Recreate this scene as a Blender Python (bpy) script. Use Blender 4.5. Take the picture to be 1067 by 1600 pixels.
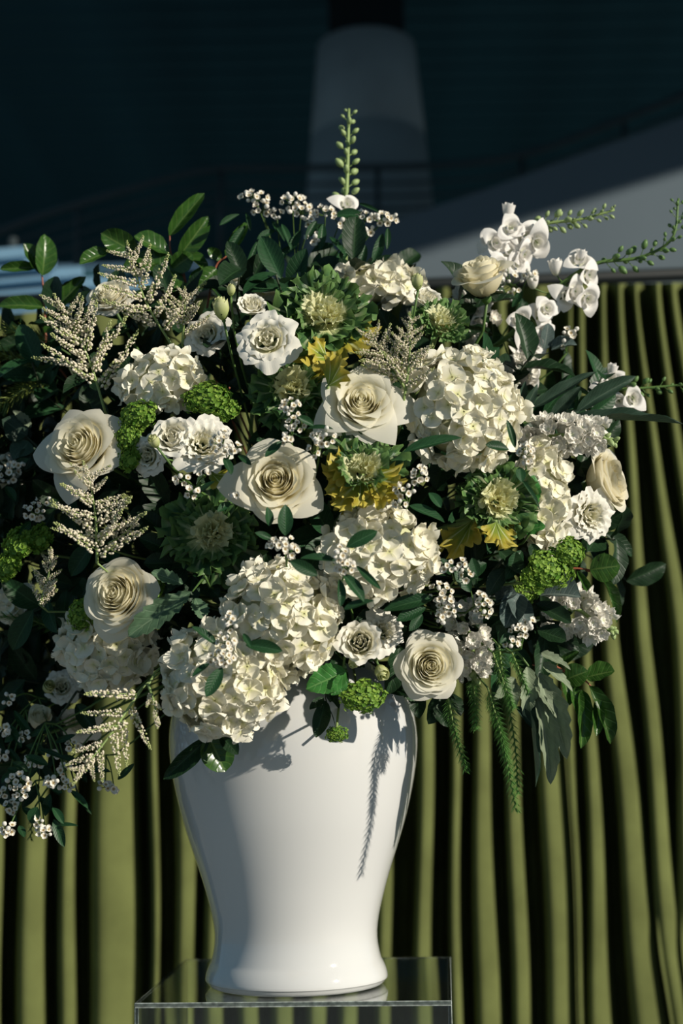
import bpy, bmesh, math, random
import numpy as np
from mathutils import Matrix, Vector

for o in list(bpy.data.objects): bpy.data.objects.remove(o)
SC = bpy.context.scene
COL = SC.collection
PI = math.pi
T = 0.95                                   # height of the clear plinth's top

# ------------------------------------------------------------------ camera
PITCH, ROLL, FPX = math.radians(8.0), math.radians(1.037), 2500.0
CAM = Vector((0, -2.0, T + 0.296))
cF = Vector((0, math.cos(PITCH), math.sin(PITCH)))
_U = Vector((0, -math.sin(PITCH), math.cos(PITCH))); _R = Vector((1, 0, 0))
cR = _R * math.cos(ROLL) - _U * math.sin(ROLL)
cU = _R * math.sin(ROLL) + _U * math.cos(ROLL)
cd = bpy.data.cameras.new('camera'); cam = bpy.data.objects.new('camera', cd); COL.objects.link(cam)
cd.sensor_fit = 'VERTICAL'; cd.sensor_height = 36.0; cd.sensor_width = 24.0
cd.lens = FPX / 1600 * 36.0
M4 = Matrix.Identity(4)
for i in range(3):
    M4[i][0], M4[i][1], M4[i][2], M4[i][3] = cR[i], cU[i], -cF[i], CAM[i]
cam.matrix_world = M4
cd.dof.use_dof = True; cd.dof.focus_distance = 1.80; cd.dof.aperture_fstop = 3.6
SC.camera = cam

# ------------------------------------------------------------------ sky, sun, exposure
w = bpy.data.worlds.new('sky'); SC.world = w; w.use_nodes = True
bg = w.node_tree.nodes['Background']
bg.inputs[0].default_value = (0.38, 0.66, 0.90, 1); bg.inputs[1].default_value = 0.26
SUN_AZ, SUN_EL = math.radians(54), math.radians(20)
TO_SUN = Vector((math.cos(SUN_EL) * math.sin(SUN_AZ), -math.cos(SUN_EL) * math.cos(SUN_AZ), math.sin(SUN_EL)))
sd = bpy.data.lights.new('sun', 'SUN'); sun = bpy.data.objects.new('sun', sd); COL.objects.link(sun)
sd.energy = 4.5; sd.angle = math.radians(0.6); sd.color = (1.0, 0.93, 0.80)
sun.rotation_euler = TO_SUN.to_track_quat('Z', 'Y').to_euler(); sun.location = TO_SUN * 12
vs = SC.view_settings
SC.display_settings.display_device = 'sRGB'
vs.view_transform = 'Standard'; vs.look = 'None'; vs.gamma = 1; vs.exposure = 0.0; vs.use_curve_mapping = False

# ------------------------------------------------------------------ pixel <-> world
def P(px, py, Y=0.0):
    """world point seen at a photograph pixel, on the vertical plane at depth Y"""
    d = cF + cR * ((px - 533.5) / FPX) + cU * ((800 - py) / FPX)
    return CAM + d * ((Y - CAM.y) / d.y)
def mpp(Y): return (Y - CAM.y) / FPX        # metres per pixel at depth Y
def shell(px, py, k=1.0):
    r2 = ((px - 500) / 530) ** 2 + ((py - 740) / 500) ** 2
    return -0.27 * k * math.sqrt(max(0.0, 1 - r2))
def facing(px, py, k=0.8):
    return Vector(((px - 480) / 520 * k, -1.0, (760 - py) / 480 * k)).normalized()
def D(x, z, t): return Vector((x, -t, z)).normalized()   # right, up, towards the viewer

# ------------------------------------------------------------------ materials
def nodes_of(m):
    m.use_nodes = True; nt = m.node_tree; nt.nodes.clear()
    return nt, nt.nodes.new, nt.links.new
def ramp(nt, fac, stops):
    r = nt.nodes.new('ShaderNodeValToRGB'); e = r.color_ramp.elements
    while len(e) < len(stops): e.new(0.5)
    for i, (p, c) in enumerate(stops): e[i].position = p; e[i].color = (*c, 1)
    nt.links.new(fac, r.inputs[0]); return r.outputs[0]
KALE_RIB = (0.72, 0.74, 0.46)
def petal_mat(name, stops, transl=0.3, rough=0.55, noise=0.06, spec=0.25, jitter=0.0, vein=0.12, ribs=0):
    """thin plant tissue: colour runs from base to rim (uv y), light comes through"""
    m = bpy.data.materials.new(name); nt, N, L = nodes_of(m)
    uv = N('ShaderNodeTexCoord'); sep = N('ShaderNodeSeparateXYZ'); L(uv.outputs['UV'], sep.inputs[0])
    no = N('ShaderNodeTexNoise'); no.inputs['Scale'].default_value = 9; L(uv.outputs['UV'], no.inputs['Vector'])
    ad = N('ShaderNodeMath'); ad.operation = 'MULTIPLY_ADD'; L(no.outputs[0], ad.inputs[0]); ad.inputs[1].default_value = noise * 2
    sb = N('ShaderNodeMath'); sb.operation = 'SUBTRACT'; L(sep.outputs[1], sb.inputs[0]); sb.inputs[1].default_value = noise; L(sb.outputs[0], ad.inputs[2])
    col = ramp(nt, ad.outputs[0], stops)
    if ribs:
        rw = N('ShaderNodeMath'); rw.operation = 'MULTIPLY'; L(sep.outputs[0], rw.inputs[0]); rw.inputs[1].default_value = ribs * 2 * PI
        rc = N('ShaderNodeMath'); rc.operation = 'COSINE'; L(rw.outputs[0], rc.inputs[0])
        rf_ = N('ShaderNodeMapRange'); L(rc.outputs[0], rf_.inputs[0]); rf_.inputs[1].default_value = .86; rf_.inputs[2].default_value = .99; rf_.inputs[3].default_value = 0; rf_.inputs[4].default_value = .75
        fd = N('ShaderNodeMapRange'); L(sep.outputs[1], fd.inputs[0]); fd.inputs[1].default_value = .95; fd.inputs[2].default_value = .4
        fm = N('ShaderNodeMath'); fm.operation = 'MULTIPLY'; L(rf_.outputs[0], fm.inputs[0]); L(fd.outputs[0], fm.inputs[1])
        mr_ = N('ShaderNodeMix'); mr_.data_type = 'RGBA'; L(fm.outputs[0], mr_.inputs[0]); L(col, mr_.inputs[6]); mr_.inputs[7].default_value = (*KALE_RIB, 1); col = mr_.outputs[2]
    if jitter:
        oi = N('ShaderNodeObjectInfo'); hs = N('ShaderNodeHueSaturation'); mr = N('ShaderNodeMapRange')
        L(oi.outputs['Random'], mr.inputs[0]); mr.inputs[3].default_value = 1 - jitter; mr.inputs[4].default_value = 1 + jitter
        L(mr.outputs[0], hs.inputs['Value']); L(col, hs.inputs['Color']); col = hs.outputs[0]
    p = N('ShaderNodeBsdfPrincipled'); p.inputs['Roughness'].default_value = rough; p.inputs['Specular IOR Level'].default_value = spec
    L(col, p.inputs['Base Color'])
    b = N('ShaderNodeBump'); b.inputs['Strength'].default_value = vein; b.inputs['Distance'].default_value = 0.002
    wv = N('ShaderNodeTexWave'); wv.inputs['Scale'].default_value = 7; wv.inputs['Distortion'].default_value = 3; wv.bands_direction = 'X'
    L(uv.outputs['UV'], wv.inputs['Vector']); L(wv.outputs[1], b.inputs['Height']); L(b.outputs[0], p.inputs['Normal'])
    t = N('ShaderNodeBsdfTranslucent'); L(col, t.inputs['Color'])
    mx = N('ShaderNodeMixShader'); mx.inputs[0].default_value = transl; L(p.outputs[0], mx.inputs[1]); L(t.outputs[0], mx.inputs[2])
    o = N('ShaderNodeOutputMaterial'); L(mx.outputs[0], o.inputs[0]); return m
def leaf_mat(name, col, vein, rough=0.38, transl=0.18, veins=7, jitter=0.18, spec=0.30, edge=None):
    """leaf: pale midrib and slanted side veins drawn from uv (x across -1..1 as 0..1, y along)"""
    m = bpy.data.materials.new(name); nt, N, L = nodes_of(m)
    uv = N('ShaderNodeTexCoord'); sep = N('ShaderNodeSeparateXYZ'); L(uv.outputs['UV'], sep.inputs[0])
    def math_(op, a, b=None, c=None):
        n = N('ShaderNodeMath'); n.operation = op
        for i, v in enumerate((a, b, c)):
            if v is None: continue
            if isinstance(v, (int, float)): n.inputs[i].default_value = v
            else: L(v, n.inputs[i])
        return n.outputs[0]
    s = math_('ABSOLUTE', math_('MULTIPLY_ADD', sep.outputs[0], 2.0, -1.0))
    mid = math_('LESS_THAN', s, 0.06)
    ph = math_('MULTIPLY', math_('SUBTRACT', sep.outputs[1], math_('MULTIPLY', s, 0.22)), veins * 2 * PI)
    sv = math_('POWER', math_('MULTIPLY_ADD', math_('SINE', ph), 0.5, 0.5), 14.0)
    fac = math_('MAXIMUM', math_('MULTIPLY', mid, 0.8), math_('MULTIPLY', sv, 0.35))
    no = N('ShaderNodeTexNoise'); no.inputs['Scale'].default_value = 5; L(uv.outputs['UV'], no.inputs['Vector'])
    c0 = ramp(nt, no.outputs[0], [(0.25, tuple(x * 0.75 for x in col)), (0.75, tuple(x * 1.25 for x in col))])
    if edge:
        e = N('ShaderNodeMix'); e.data_type = 'RGBA'; L(math_('POWER', s, 3.0), e.inputs[0]); L(c0, e.inputs[6]); e.inputs[7].default_value = (*edge, 1); c0 = e.outputs[2]
    mixc = N('ShaderNodeMix'); mixc.data_type = 'RGBA'; L(fac, mixc.inputs[0]); L(c0, mixc.inputs[6]); mixc.inputs[7].default_value = (*vein, 1)
    oi = N('ShaderNodeObjectInfo'); hs = N('ShaderNodeHueSaturation'); mr = N('ShaderNodeMapRange')
    L(oi.outputs['Random'], mr.inputs[0]); mr.inputs[3].default_value = 1 - jitter; mr.inputs[4].default_value = 1 + jitter
    L(mr.outputs[0], hs.inputs['Value']); L(mixc.outputs[2], hs.inputs['Color'])
    p = N('ShaderNodeBsdfPrincipled'); p.inputs['Roughness'].default_value = rough; p.inputs['Specular IOR Level'].default_value = spec
    L(hs.outputs[0], p.inputs['Base Color'])
    b = N('ShaderNodeBump'); b.inputs['Strength'].default_value = 0.35; b.inputs['Distance'].default_value = 0.002; b.invert = True
    L(fac, b.inputs['Height']); L(b.outputs[0], p.inputs['Normal'])
    t = N('ShaderNodeBsdfTranslucent'); L(hs.outputs[0], t.inputs['Color'])
    mx = N('ShaderNodeMixShader'); mx.inputs[0].default_value = transl; L(p.outputs[0], mx.inputs[1]); L(t.outputs[0], mx.inputs[2])
    o = N('ShaderNodeOutputMaterial'); L(mx.outputs[0], o.inputs[0]); return m
def plain(name, col, rough=0.6, spec=0.4, noise=0.0, scale=20, coat=0.0, bump=0.0, sheen=0.0):
    m = bpy.data.materials.new(name); nt, N, L = nodes_of(m)
    p = N('ShaderNodeBsdfPrincipled'); p.inputs['Roughness'].default_value = rough; p.inputs['Specular IOR Level'].default_value = spec
    p.inputs['Coat Weight'].default_value = coat; p.inputs['Coat Roughness'].default_value = 0.03
    tc = N('ShaderNodeTexCoord'); no = N('ShaderNodeTexNoise'); no.inputs['Scale'].default_value = scale; no.inputs['Detail'].default_value = 5
    L(tc.outputs['Object'], no.inputs['Vector'])
    L(ramp(nt, no.outputs[0], [(0.3, tuple(x * (1 - noise) for x in col)), (0.7, tuple(min(1, x * (1 + noise)) for x in col))]), p.inputs['Base Color'])
    if bump:
        b = N('ShaderNodeBump'); b.inputs['Strength'].default_value = bump; b.inputs['Distance'].default_value = 0.003
        L(no.outputs[0], b.inputs['Height']); L(b.outputs[0], p.inputs['Normal'])
    if sheen:
        p.inputs['Sheen Weight'].default_value = sheen; p.inputs['Sheen Roughness'].default_value = 0.4; p.inputs['Sheen Tint'].default_value = (*[min(1, c * 3) for c in col], 1)
    o = N('ShaderNodeOutputMaterial'); L(p.outputs[0], o.inputs[0]); return m

MT = {}
MT['rose'] = petal_mat('rose_petal', [(0.0, (0.93, 0.82, 0.48)), (0.4, (0.94, 0.88, 0.65)), (0.9, (0.94, 0.90, 0.76))], 0.42, 0.5, vein=0.0)
MT['rose_white'] = petal_mat('white_rose_petal', [(0.0, (0.93, 0.84, 0.52)), (0.4, (0.94, 0.90, 0.70)), (0.95, (0.94, 0.91, 0.80))], 0.42, 0.5, vein=0.0)
MT['hyd'] = petal_mat('hydrangea_petal', [(0.0, (0.72, 0.72, 0.34)), (0.25, (0.90, 0.86, 0.64)), (0.6, (0.93, 0.895, 0.76))], 0.2, 0.5, jitter=0.06)
MT['hyd_core'] = plain('hydrangea_core', (0.55, 0.56, 0.34), 0.8)
MT['lis'] = petal_mat('lisianthus_petal', [(0.0, (0.70, 0.76, 0.36)), (0.3, (0.88, 0.85, 0.64)), (0.8, (0.93, 0.90, 0.81))], 0.22, 0.55, vein=0.03)
MT['lis_bud'] = petal_mat('lisianthus_bud_petal', [(0.0, (0.34, 0.46, 0.12)), (0.5, (0.62, 0.66, 0.30)), (0.95, (0.82, 0.80, 0.55))], 0.25, 0.5)
MT['stock'] = petal_mat('stock_petal', [(0.0, (0.74, 0.78, 0.50)), (0.35, (0.93, 0.90, 0.83))], 0.2, 0.5)
MT['delph'] = petal_mat('larkspur_petal', [(0.0, (0.80, 0.80, 0.62)), (0.4, (0.94, 0.91, 0.87))], 0.22, 0.5)
MT['wax'] = petal_mat('wax_petal', [(0.0, (0.30, 0.17, 0.08)), (0.28, (0.62, 0.52, 0.28)), (0.42, (0.93, 0.88, 0.78))], 0.12, 0.45, noise=0.02)
MT['kheart'] = petal_mat('kale_heart', [(0.0, (0.74, 0.68, 0.30)), (0.5, (0.80, 0.77, 0.44)), (0.98, (0.78, 0.79, 0.52))], 0.25, 0.5, noise=0.10)
MT['kmid'] = petal_mat('kale_leaf_pale', [(0.0, (0.76, 0.75, 0.44)), (0.42, (0.58, 0.62, 0.30)), (0.66, (0.075, 0.16, 0.05)), (0.98, (0.16, 0.28, 0.09))], 0.16, 0.42, noise=0.14, jitter=0.15, ribs=4)
MT['kgreen'] = petal_mat('kale_leaf_green', [(0.0, (0.42, 0.50, 0.20)), (0.35, (0.085, 0.17, 0.045)), (0.75, (0.030, 0.085, 0.028)), (0.97, (0.13, 0.24, 0.07))], 0.14, 0.4, noise=0.12, jitter=0.2, ribs=4)
MT['kyellow'] = petal_mat('kale_leaf_yellow', [(0.0, (0.20, 0.30, 0.05)), (0.45, (0.24, 0.30, 0.04)), (0.8, (0.48, 0.39, 0.05)), (0.98, (0.58, 0.49, 0.10))], 0.22, 0.45, noise=0.15, jitter=0.15, ribs=4)
MT['ast'] = petal_mat('astilbe_bead', [(0.0, (0.88, 0.80, 0.62)), (1.0, (0.88, 0.80, 0.64))], 0.15, 0.6)
MT['ast_green'] = petal_mat('astilbe_tip', [(0.0, (0.48, 0.54, 0.22)), (1.0, (0.55, 0.58, 0.26))], 0.15, 0.6)
MT['vib'] = petal_mat('viburnum_floret', [(0.0, (0.10, 0.24, 0.025)), (1.0, (0.34, 0.50, 0.08))], 0.2, 0.5)
MT['stem'] = plain('green_stem', (0.09, 0.17, 0.04), 0.5, noise=0.2)
MT['stem_pale'] = plain('pale_green_stem', (0.26, 0.36, 0.12), 0.5, noise=0.2)
MT['stem_red'] = plain('red_stem', (0.34, 0.10, 0.05), 0.45, noise=0.2)
MT['stem_dark'] = plain('dark_stem', (0.035, 0.05, 0.025), 0.6, noise=0.2)
MT['bud'] = plain('green_bud', (0.12, 0.22, 0.065), 0.45, noise=0.25, scale=60)
MT['bud_pale'] = plain('pale_bud', (0.33, 0.43, 0.18), 0.45, noise=0.2, scale=60)
MT['sepal'] = leaf_mat('sepal_green', (0.10, 0.20, 0.05), (0.2, 0.3, 0.1))
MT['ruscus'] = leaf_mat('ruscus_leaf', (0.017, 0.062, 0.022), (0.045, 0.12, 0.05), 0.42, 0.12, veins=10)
MT['camellia'] = leaf_mat('camellia_leaf', (0.034, 0.095, 0.016), (0.12, 0.20, 0.05), 0.26, 0.16, veins=6, spec=0.42)
MT['bright'] = leaf_mat('bright_leaf', (0.05, 0.20, 0.04), (0.16, 0.34, 0.10), 0.4, 0.22, veins=7)
MT['willow'] = leaf_mat('willow_leaf', (0.030, 0.062, 0.040), (0.07, 0.115, 0.075), 0.5, 0.1, veins=14)
MT['silver'] = leaf_mat('silver_leaf', (0.21, 0.26, 0.165), (0.30, 0.35, 0.24), 0.6, 0.12, veins=9)
MT['euca'] = leaf_mat('eucalyptus_leaf', (0.085, 0.125, 0.115), (0.22, 0.27, 0.24), 0.5, 0.08, veins=9)
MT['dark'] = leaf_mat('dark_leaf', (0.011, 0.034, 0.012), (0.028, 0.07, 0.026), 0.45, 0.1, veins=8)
MT['needle'] = plain('needle_green', (0.085, 0.22, 0.045), 0.5, noise=0.3, scale=40)
MT['needle_y'] = plain('needle_yellow_green', (0.17, 0.22, 0.04), 0.5, noise=0.3, scale=40)

# ------------------------------------------------------------------ mesh helpers
def mk(name, V, F, mat, uv=None, smooth=True):
    me = bpy.data.meshes.new(name)
    me.from_pydata([tuple(v) for v in V], [], [tuple(int(i) for i in f) for f in F])
    if uv is not None:
        ul = me.uv_layers.new(name='UVMap')
        idx = np.empty(len(me.loops), dtype=np.int32); me.loops.foreach_get('vertex_index', idx)
        ul.data.foreach_set('uv', np.asarray(uv, dtype=np.float32)[idx].ravel())
    for m in (mat if isinstance(mat, (list, tuple)) else [mat]): me.materials.append(m)
    if smooth: me.polygons.foreach_set('use_smooth', [True] * len(me.polygons))
    me.update(); return me
def gridf(nu, nv, off=0):
    """faces of a (nv rows) x (nu columns) vertex grid"""
    return [(off + j * nu + i, off + j * nu + i + 1, off + (j + 1) * nu + i + 1, off + (j + 1) * nu + i) for j in range(nv - 1) for i in range(nu - 1)]
def weld(me, d=1e-4):
    bm = bmesh.new(); bm.from_mesh(me); bmesh.ops.remove_doubles(bm, verts=bm.verts, dist=d); bm.to_mesh(me); bm.free()
    me.polygons.foreach_set('use_smooth', [True] * len(me.polygons)); return me
def tube(pts, rad, n=6, cap=True):
    pts = [Vector(p) for p in pts]; V = []; F = []
    rs = rad if isinstance(rad, (list, tuple)) else [rad] * len(pts)
    x = None
    for k, p in enumerate(pts):
        d = (pts[min(k + 1, len(pts) - 1)] - pts[max(k - 1, 0)]).normalized()
        x = d.orthogonal().normalized() if x is None else (x - d * x.dot(d)).normalized()
        y = d.cross(x)
        for i in range(n):
            a = 2 * PI * i / n; V.append(p + (x * math.cos(a) + y * math.sin(a)) * rs[k])
    for k in range(len(pts) - 1):
        for i in range(n): F.append((k * n + i, k * n + (i + 1) % n, (k + 1) * n + (i + 1) % n, (k + 1) * n + i))
    if cap:
        F.append(tuple(range(n))[::-1]); F.append(tuple(range((len(pts) - 1) * n, len(pts) * n)))
    return V, F
def bez(a, b, c, d, n=9):
    return [a * (1 - t) ** 3 + b * 3 * t * (1 - t) ** 2 + c * 3 * t * t * (1 - t) + d * t ** 3 for t in [i / (n - 1) for i in range(n)]]
def spline(pts, n=24):
    """Catmull-Rom through the points"""
    pts = [Vector(p) for p in pts]
    if len(pts) == 2: return [pts[0].lerp(pts[1], i / (n - 1)) for i in range(n)]
    q = [pts[0] * 2 - pts[1]] + pts + [pts[-1] * 2 - pts[-2]]; out = []
    for i in range(n):
        u = i / (n - 1) * (len(pts) - 1); k = min(int(u), len(pts) - 2); t = u - k
        a, b, c, d = q[k:k + 4]
        out.append(((b * 2) + (c - a) * t + (a * 2 - b * 5 + c * 4 - d) * t * t + (b * 3 - a - c * 3 + d) * t ** 3) * 0.5)
    return out
def lathe(prof, n=64):
    V = []; F = []
    for r, z in prof:
        for i in range(n): a = 2 * PI * i / n; V.append((r * math.cos(a), r * math.sin(a), z))
    for k in range(len(prof) - 1):
        for i in range(n): F.append((k * n + i, k * n + (i + 1) % n, (k + 1) * n + (i + 1) % n, (k + 1) * n + i))
    return V, F
def boxvf(x0, x1, y0, y1, z0, z1):
    V = [(x0, y0, z0), (x1, y0, z0), (x1, y1, z0), (x0, y1, z0), (x0, y0, z1), (x1, y0, z1), (x1, y1, z1), (x0, y1, z1)]
    return V, [(0, 3, 2, 1), (4, 5, 6, 7), (0, 1, 5, 4), (1, 2, 6, 5), (2, 3, 7, 6), (3, 0, 4, 7)]
_SPH = {}
def sphere_vf(sub=2):
    if sub not in _SPH:
        bm = bmesh.new(); bmesh.ops.create_icosphere(bm, subdivisions=sub, radius=1); bm.verts.ensure_lookup_table()
        _SPH[sub] = (np.array([v.co[:] for v in bm.verts]), [tuple(v.index for v in f.verts) for f in bm.faces]); bm.free()
    return _SPH[sub]
def frame(z, roll=0.0, up=None):
    """3x3 with local Z along z"""
    z = z.normalized(); up = up or Vector((0, 0, 1))
    if abs(z.dot(up)) > 0.97: up = Vector((0, 1, 0))
    x = up.cross(z).normalized(); y = z.cross(x)
    c, s = math.cos(roll), math.sin(roll); x, y = x * c + y * s, y * c - x * s
    return Matrix((x, y, z)).transposed()
def along(y, nrm):
    """3x3 with local Y along y and local Z close to nrm"""
    y = y.normalized(); x = y.cross(nrm)
    if x.length < 1e-4: x = y.orthogonal()
    x.normalize(); return Matrix((x, y, x.cross(y))).transposed()
def TR(loc, rot3=None, sc=1.0):
    S = Matrix.Diagonal((*((sc,) * 3 if isinstance(sc, (int, float)) else sc), 1))
    return Matrix.Translation(loc) @ (rot3.to_4x4() if rot3 else Matrix.Identity(4)) @ S

# ------------------------------------------------------------------ scene objects
def thing(name, label, cat, loc, rot3=None, group=None):
    o = bpy.data.objects.new(name, None); COL.objects.link(o); o.empty_display_size = 0.02
    o.matrix_basis = TR(loc, rot3); o['label'] = label; o['category'] = cat
    if group: o['group'] = group
    return o
def part(name, me, par, M=None, stuff=False, label=None):
    o = bpy.data.objects.new(name, me); COL.objects.link(o); o.parent = par
    if M is not None: o.matrix_basis = M
    if stuff: o['kind'] = 'stuff'
    if label: o['label'] = label
    return o
def solo(name, me, label=None, cat=None, kind=None, group=None):
    o = bpy.data.objects.new(name, me); COL.objects.link(o)
    if label: o['label'] = label
    if cat: o['category'] = cat
    if kind: o['kind'] = kind
    if group: o['group'] = group
    return o

# ================================================================== SETTING
MT['stone'] = plain('terrace_stone', (0.20, 0.205, 0.20), 0.8, noise=0.15, scale=3)
V, F = boxvf(-9, 9, -6, 12, -0.2, 0); solo('floor', mk('floor', V, F, MT['stone'], smooth=False), kind='structure')
MT['ceil'] = plain('dark_ceiling_board', (0.022, 0.075, 0.098), 0.75, spec=0.15, noise=0.2, scale=2)
MT['ceil_gap'] = plain('black_ceiling_void', (0.008, 0.024, 0.030), 0.9, spec=0.1)
ZC = 4.75
# roof plate: its front edge runs aslant so that its shade crosses the ramp fascia as it does in the photograph
b1, b2 = P(830, 342, 3.6), P(1067, 268, 3.6)
e1 = b1 + TO_SUN * ((ZC - b1.z) / TO_SUN.z); e2 = b2 + TO_SUN * ((ZC - b2.z) / TO_SUN.z)
ed = (e2 - e1).normalized()
q1, q2 = e1 - ed * 9.5, e1 + ed * 12
rv = [(q1.x, q1.y, ZC), (q2.x, q2.y, ZC), (q2.x, 12, ZC), (q1.x, 12, ZC)]
V = [Vector(p) for p in rv] + [Vector(p) + Vector((0, 0, 0.25)) for p in rv]
ceiling = solo('ceiling', mk('ceiling', V, [(0, 3, 2, 1), (4, 5, 6, 7), (0, 1, 5, 4), (1, 2, 6, 5), (2, 3, 7, 6), (3, 0, 4, 7)], MT['ceil_gap'], smooth=False), kind='structure')
V, F = boxvf(-6, 6, -0.085, 0.085, -0.03, 0.0); plank = mk('ceiling_plank', V, F, MT['ceil'], smooth=False)
for k in range(28): part('ceiling_plank', plank, ceiling, TR((0, 4.2 + k * 0.19, ZC)))
V, F = boxvf(-9, 9, 9.6, 9.8, 0, ZC); solo('wall_back', mk('wall_back', V, F, MT['ceil'], smooth=False), kind='structure')
# column, tapering upward, with a dark steel neck up to the roof
MT['conc'] = plain('grey_column_concrete', (0.29, 0.32, 0.32), 0.7, spec=0.2, noise=0.12, scale=4)
MT['steel'] = plain('black_steel', (0.006, 0.010, 0.011), 0.6, spec=0.3)
CY = 5.0
c_lo, c_hi = P(577, 320, CY), P(570, 74, CY)
col_ = thing('column', 'tapering round grey concrete column rising behind the flowers', 'column', (c_lo.x, CY, 0)); col_['kind'] = 'structure'
r_lo, r_hi = 103 * mpp(CY), 80 * mpp(CY); sl = (r_lo - r_hi) / (c_hi.z - c_lo.z)
prof = [(r_lo + sl * c_lo.z, 0)]
z_ring = P(577, 215, CY).z
for zz in (z_ring - 0.012, z_ring - 0.006, z_ring + 0.006, z_ring + 0.012): prof.append((r_lo + sl * (c_lo.z - zz) - (0.01 if abs(zz - z_ring) < 0.01 else 0), zz))
prof += [(r_hi, c_hi.z), (r_hi - 0.02, c_hi.z + 0.012), (0.0, c_hi.z + 0.012)]
V, F = lathe(prof); part('shaft', mk('shaft', V, F, MT['conc']), col_)
V, F = boxvf(-0.17, 0.17, -0.17, 0.17, c_hi.z + 0.012, ZC - 0.0); part('steel_neck', mk('steel_neck', V, F, MT['steel'], smooth=False), col_)
# sloping grey ramp fascia behind the flowers, rising to the right, with a thin cable railing
MT['ramp'] = plain('ramp_grey', (0.115, 0.148, 0.172), 0.75, spec=0.2, noise=0.06, scale=1.5)
RY = 3.6
top = [P(x, y, RY) for x, y in ((330, 440), (470, 396), (640, 336), (760, 296), (900, 244), (1067, 184), (1300, 100))]
V = []; F = []
for p in top: V += [(p.x, RY, p.z), (p.x, RY, 0.3), (p.x, RY + 0.25, 0.3), (p.x, RY + 0.25, p.z)]
for k in range(len(top) - 1):
    for i in range(4): F.append((k * 4 + i, k * 4 + (i + 1) % 4, (k + 1) * 4 + (i + 1) % 4, (k + 1) * 4 + i))
F += [(0, 3, 2, 1), (len(V) - 4, len(V) - 3, len(V) - 2, len(V) - 1)]
solo('wall_right', mk('wall_right', V, F, MT['ramp'], smooth=False), label='sloping grey ramp wall rising to the right behind the flowers', kind='structure')
MT['rail'] = plain('dull_rail_steel', (0.045, 0.06, 0.065), 0.5, spec=0.4)
rail = thing('cable_railing', 'thin dark cable railing following the ramp in the shade', 'railing', P(330, 300, 4.3))
rinv = rail.matrix_basis.inverted()
for dy_, rr in ((0, 0.014), (26, 0.006), (46, 0.006), (66, 0.006)):
    pts = spline([P(x, y + dy_, Y) for x, y, Y in ((-60, 385, 4.1), (60, 338, 4.15), (200, 296, 4.2), (330, 264, 4.3), (480, 262, 4.3), (680, 258, 4.3), (820, 240, 4.2), (960, 190, 4.1), (1140, 120, 4.0))], 40)
    V, F = tube([rinv @ p for p in pts], rr, 6); part('top_rail' if dy_ == 0 else 'cable', mk('rail', V, F, MT['rail']), rail)
for x, y in ((120, 318), (345, 262), (590, 260), (815, 240), (975, 186)):
    a, b = P(x, y, 4.32), P(x, y + 130, 4.32); V, F = tube([rinv @ a, rinv @ b], 0.012, 8); part('post', mk('post', V, F, MT['rail']), rail)
# slatted roof at far left, sunlit; sky light's blue painted into its colour
MT['slat'] = plain('skylight_tinted_slat', (0.20, 0.36, 0.50), 0.6, spec=0.2, noise=0.08, scale=3)
lv = thing('slatted_awning', 'slatted awning with blue sky light in its colour, behind the left side of the flowers', 'awning', P(60, 450, 2.3))
linv = lv.matrix_basis.inverted()
def patch_top(x): return 361 + (x + 60) * (63 / 250) if x < 190 else 424
for k in range(9):
    y0 = 360 + k * 19.0                                    # slats run down to the left
    xr = 40 + k * 44 if k < 4 else 235  # upper slats cut short, shaping in the edge of the shade
    xl = -70
    def at(x, u, Y): return linv @ P(x, y0 + u + (235 - x) * 0.085 + (8 if k < 4 else 0), Y)
    Vs = [at(xl, 0, 2.28), at(xr, 0, 2.28), at(xr, 16, 2.20), at(xl, 16, 2.20)]
    Vs += [v + Vector((0, 0.02, -0.006)) for v in Vs]
    part('slat', mk('slat', Vs, [(0, 3, 2, 1), (4, 5, 6, 7), (0, 1, 5, 4), (1, 2, 6, 5), (2, 3, 7, 6), (3, 0, 4, 7)], MT['slat'], smooth=False), lv)
for x in (20, 170):
    V, F = tube([linv @ P(x, 372 if x == 20 else 424, 2.32), linv @ P(x, 560, 2.32)], 0.012, 8); part('post', mk('post', V, F, MT['rail']), lv)

# ================================================================== CURTAIN
MT['velvet'] = plain('olive_velvet', (0.124, 0.142, 0.050), 0.95, spec=0.05, noise=0.2, scale=9, sheen=0.2)
CUY = 1.15
# lit faces of the folds as (left, right) photograph columns at rows 460 / 1000 / 1600
folds = [((-60, -35), (-52, -30), (-50, -28)), ((-12, 8), (-8, 4), (-12, 2)), ((28, 60), (34, 77), (28, 73)), ((86, 104), (102, 122), (92, 117)), ((138, 190), (152, 217), (140, 220)),
         ((228, 240), (236, 246), (238, 248)), ((262, 286), (272, 304), (276, 306)), ((318, 350), (322, 352), (322, 350)), ((368, 396), (372, 402), (374, 404)), ((420, 450), (420, 452), (424, 456)),
         ((470, 500), (474, 505), (478, 510)), ((522, 552), (528, 556), (530, 560)), ((578, 598), (586, 610), (590, 612)), ((640, 658), (655, 677), (648, 676)),
         ((690, 704), (702, 718), (706, 722)), ((728, 748), (739, 760), (742, 784)), ((776, 796), (788, 808), (800, 828)),
         ((836, 862), (836, 878), (856, 906)), ((889, 897), (884, 896), (884, 898)), ((904, 917), (910, 924), (922, 956)), ((938, 951), (943, 968), (988, 1048)), ((964, 978), (994, 1016), (1044, 1078)),
         ((990, 999), (1050, 1078), (1072, 1140)), ((1023, 1037), (1090, 1120), (1130, 1160)), ((1046, 1062), (1140, 1170), (1180, 1220)), ((1080, 1100), (1180, 1230), (1240, 1280))]
erng = random.Random(8)                                   # the curtain goes on beyond the frame on both sides
lx, rx_ = -64, 1300
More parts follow.
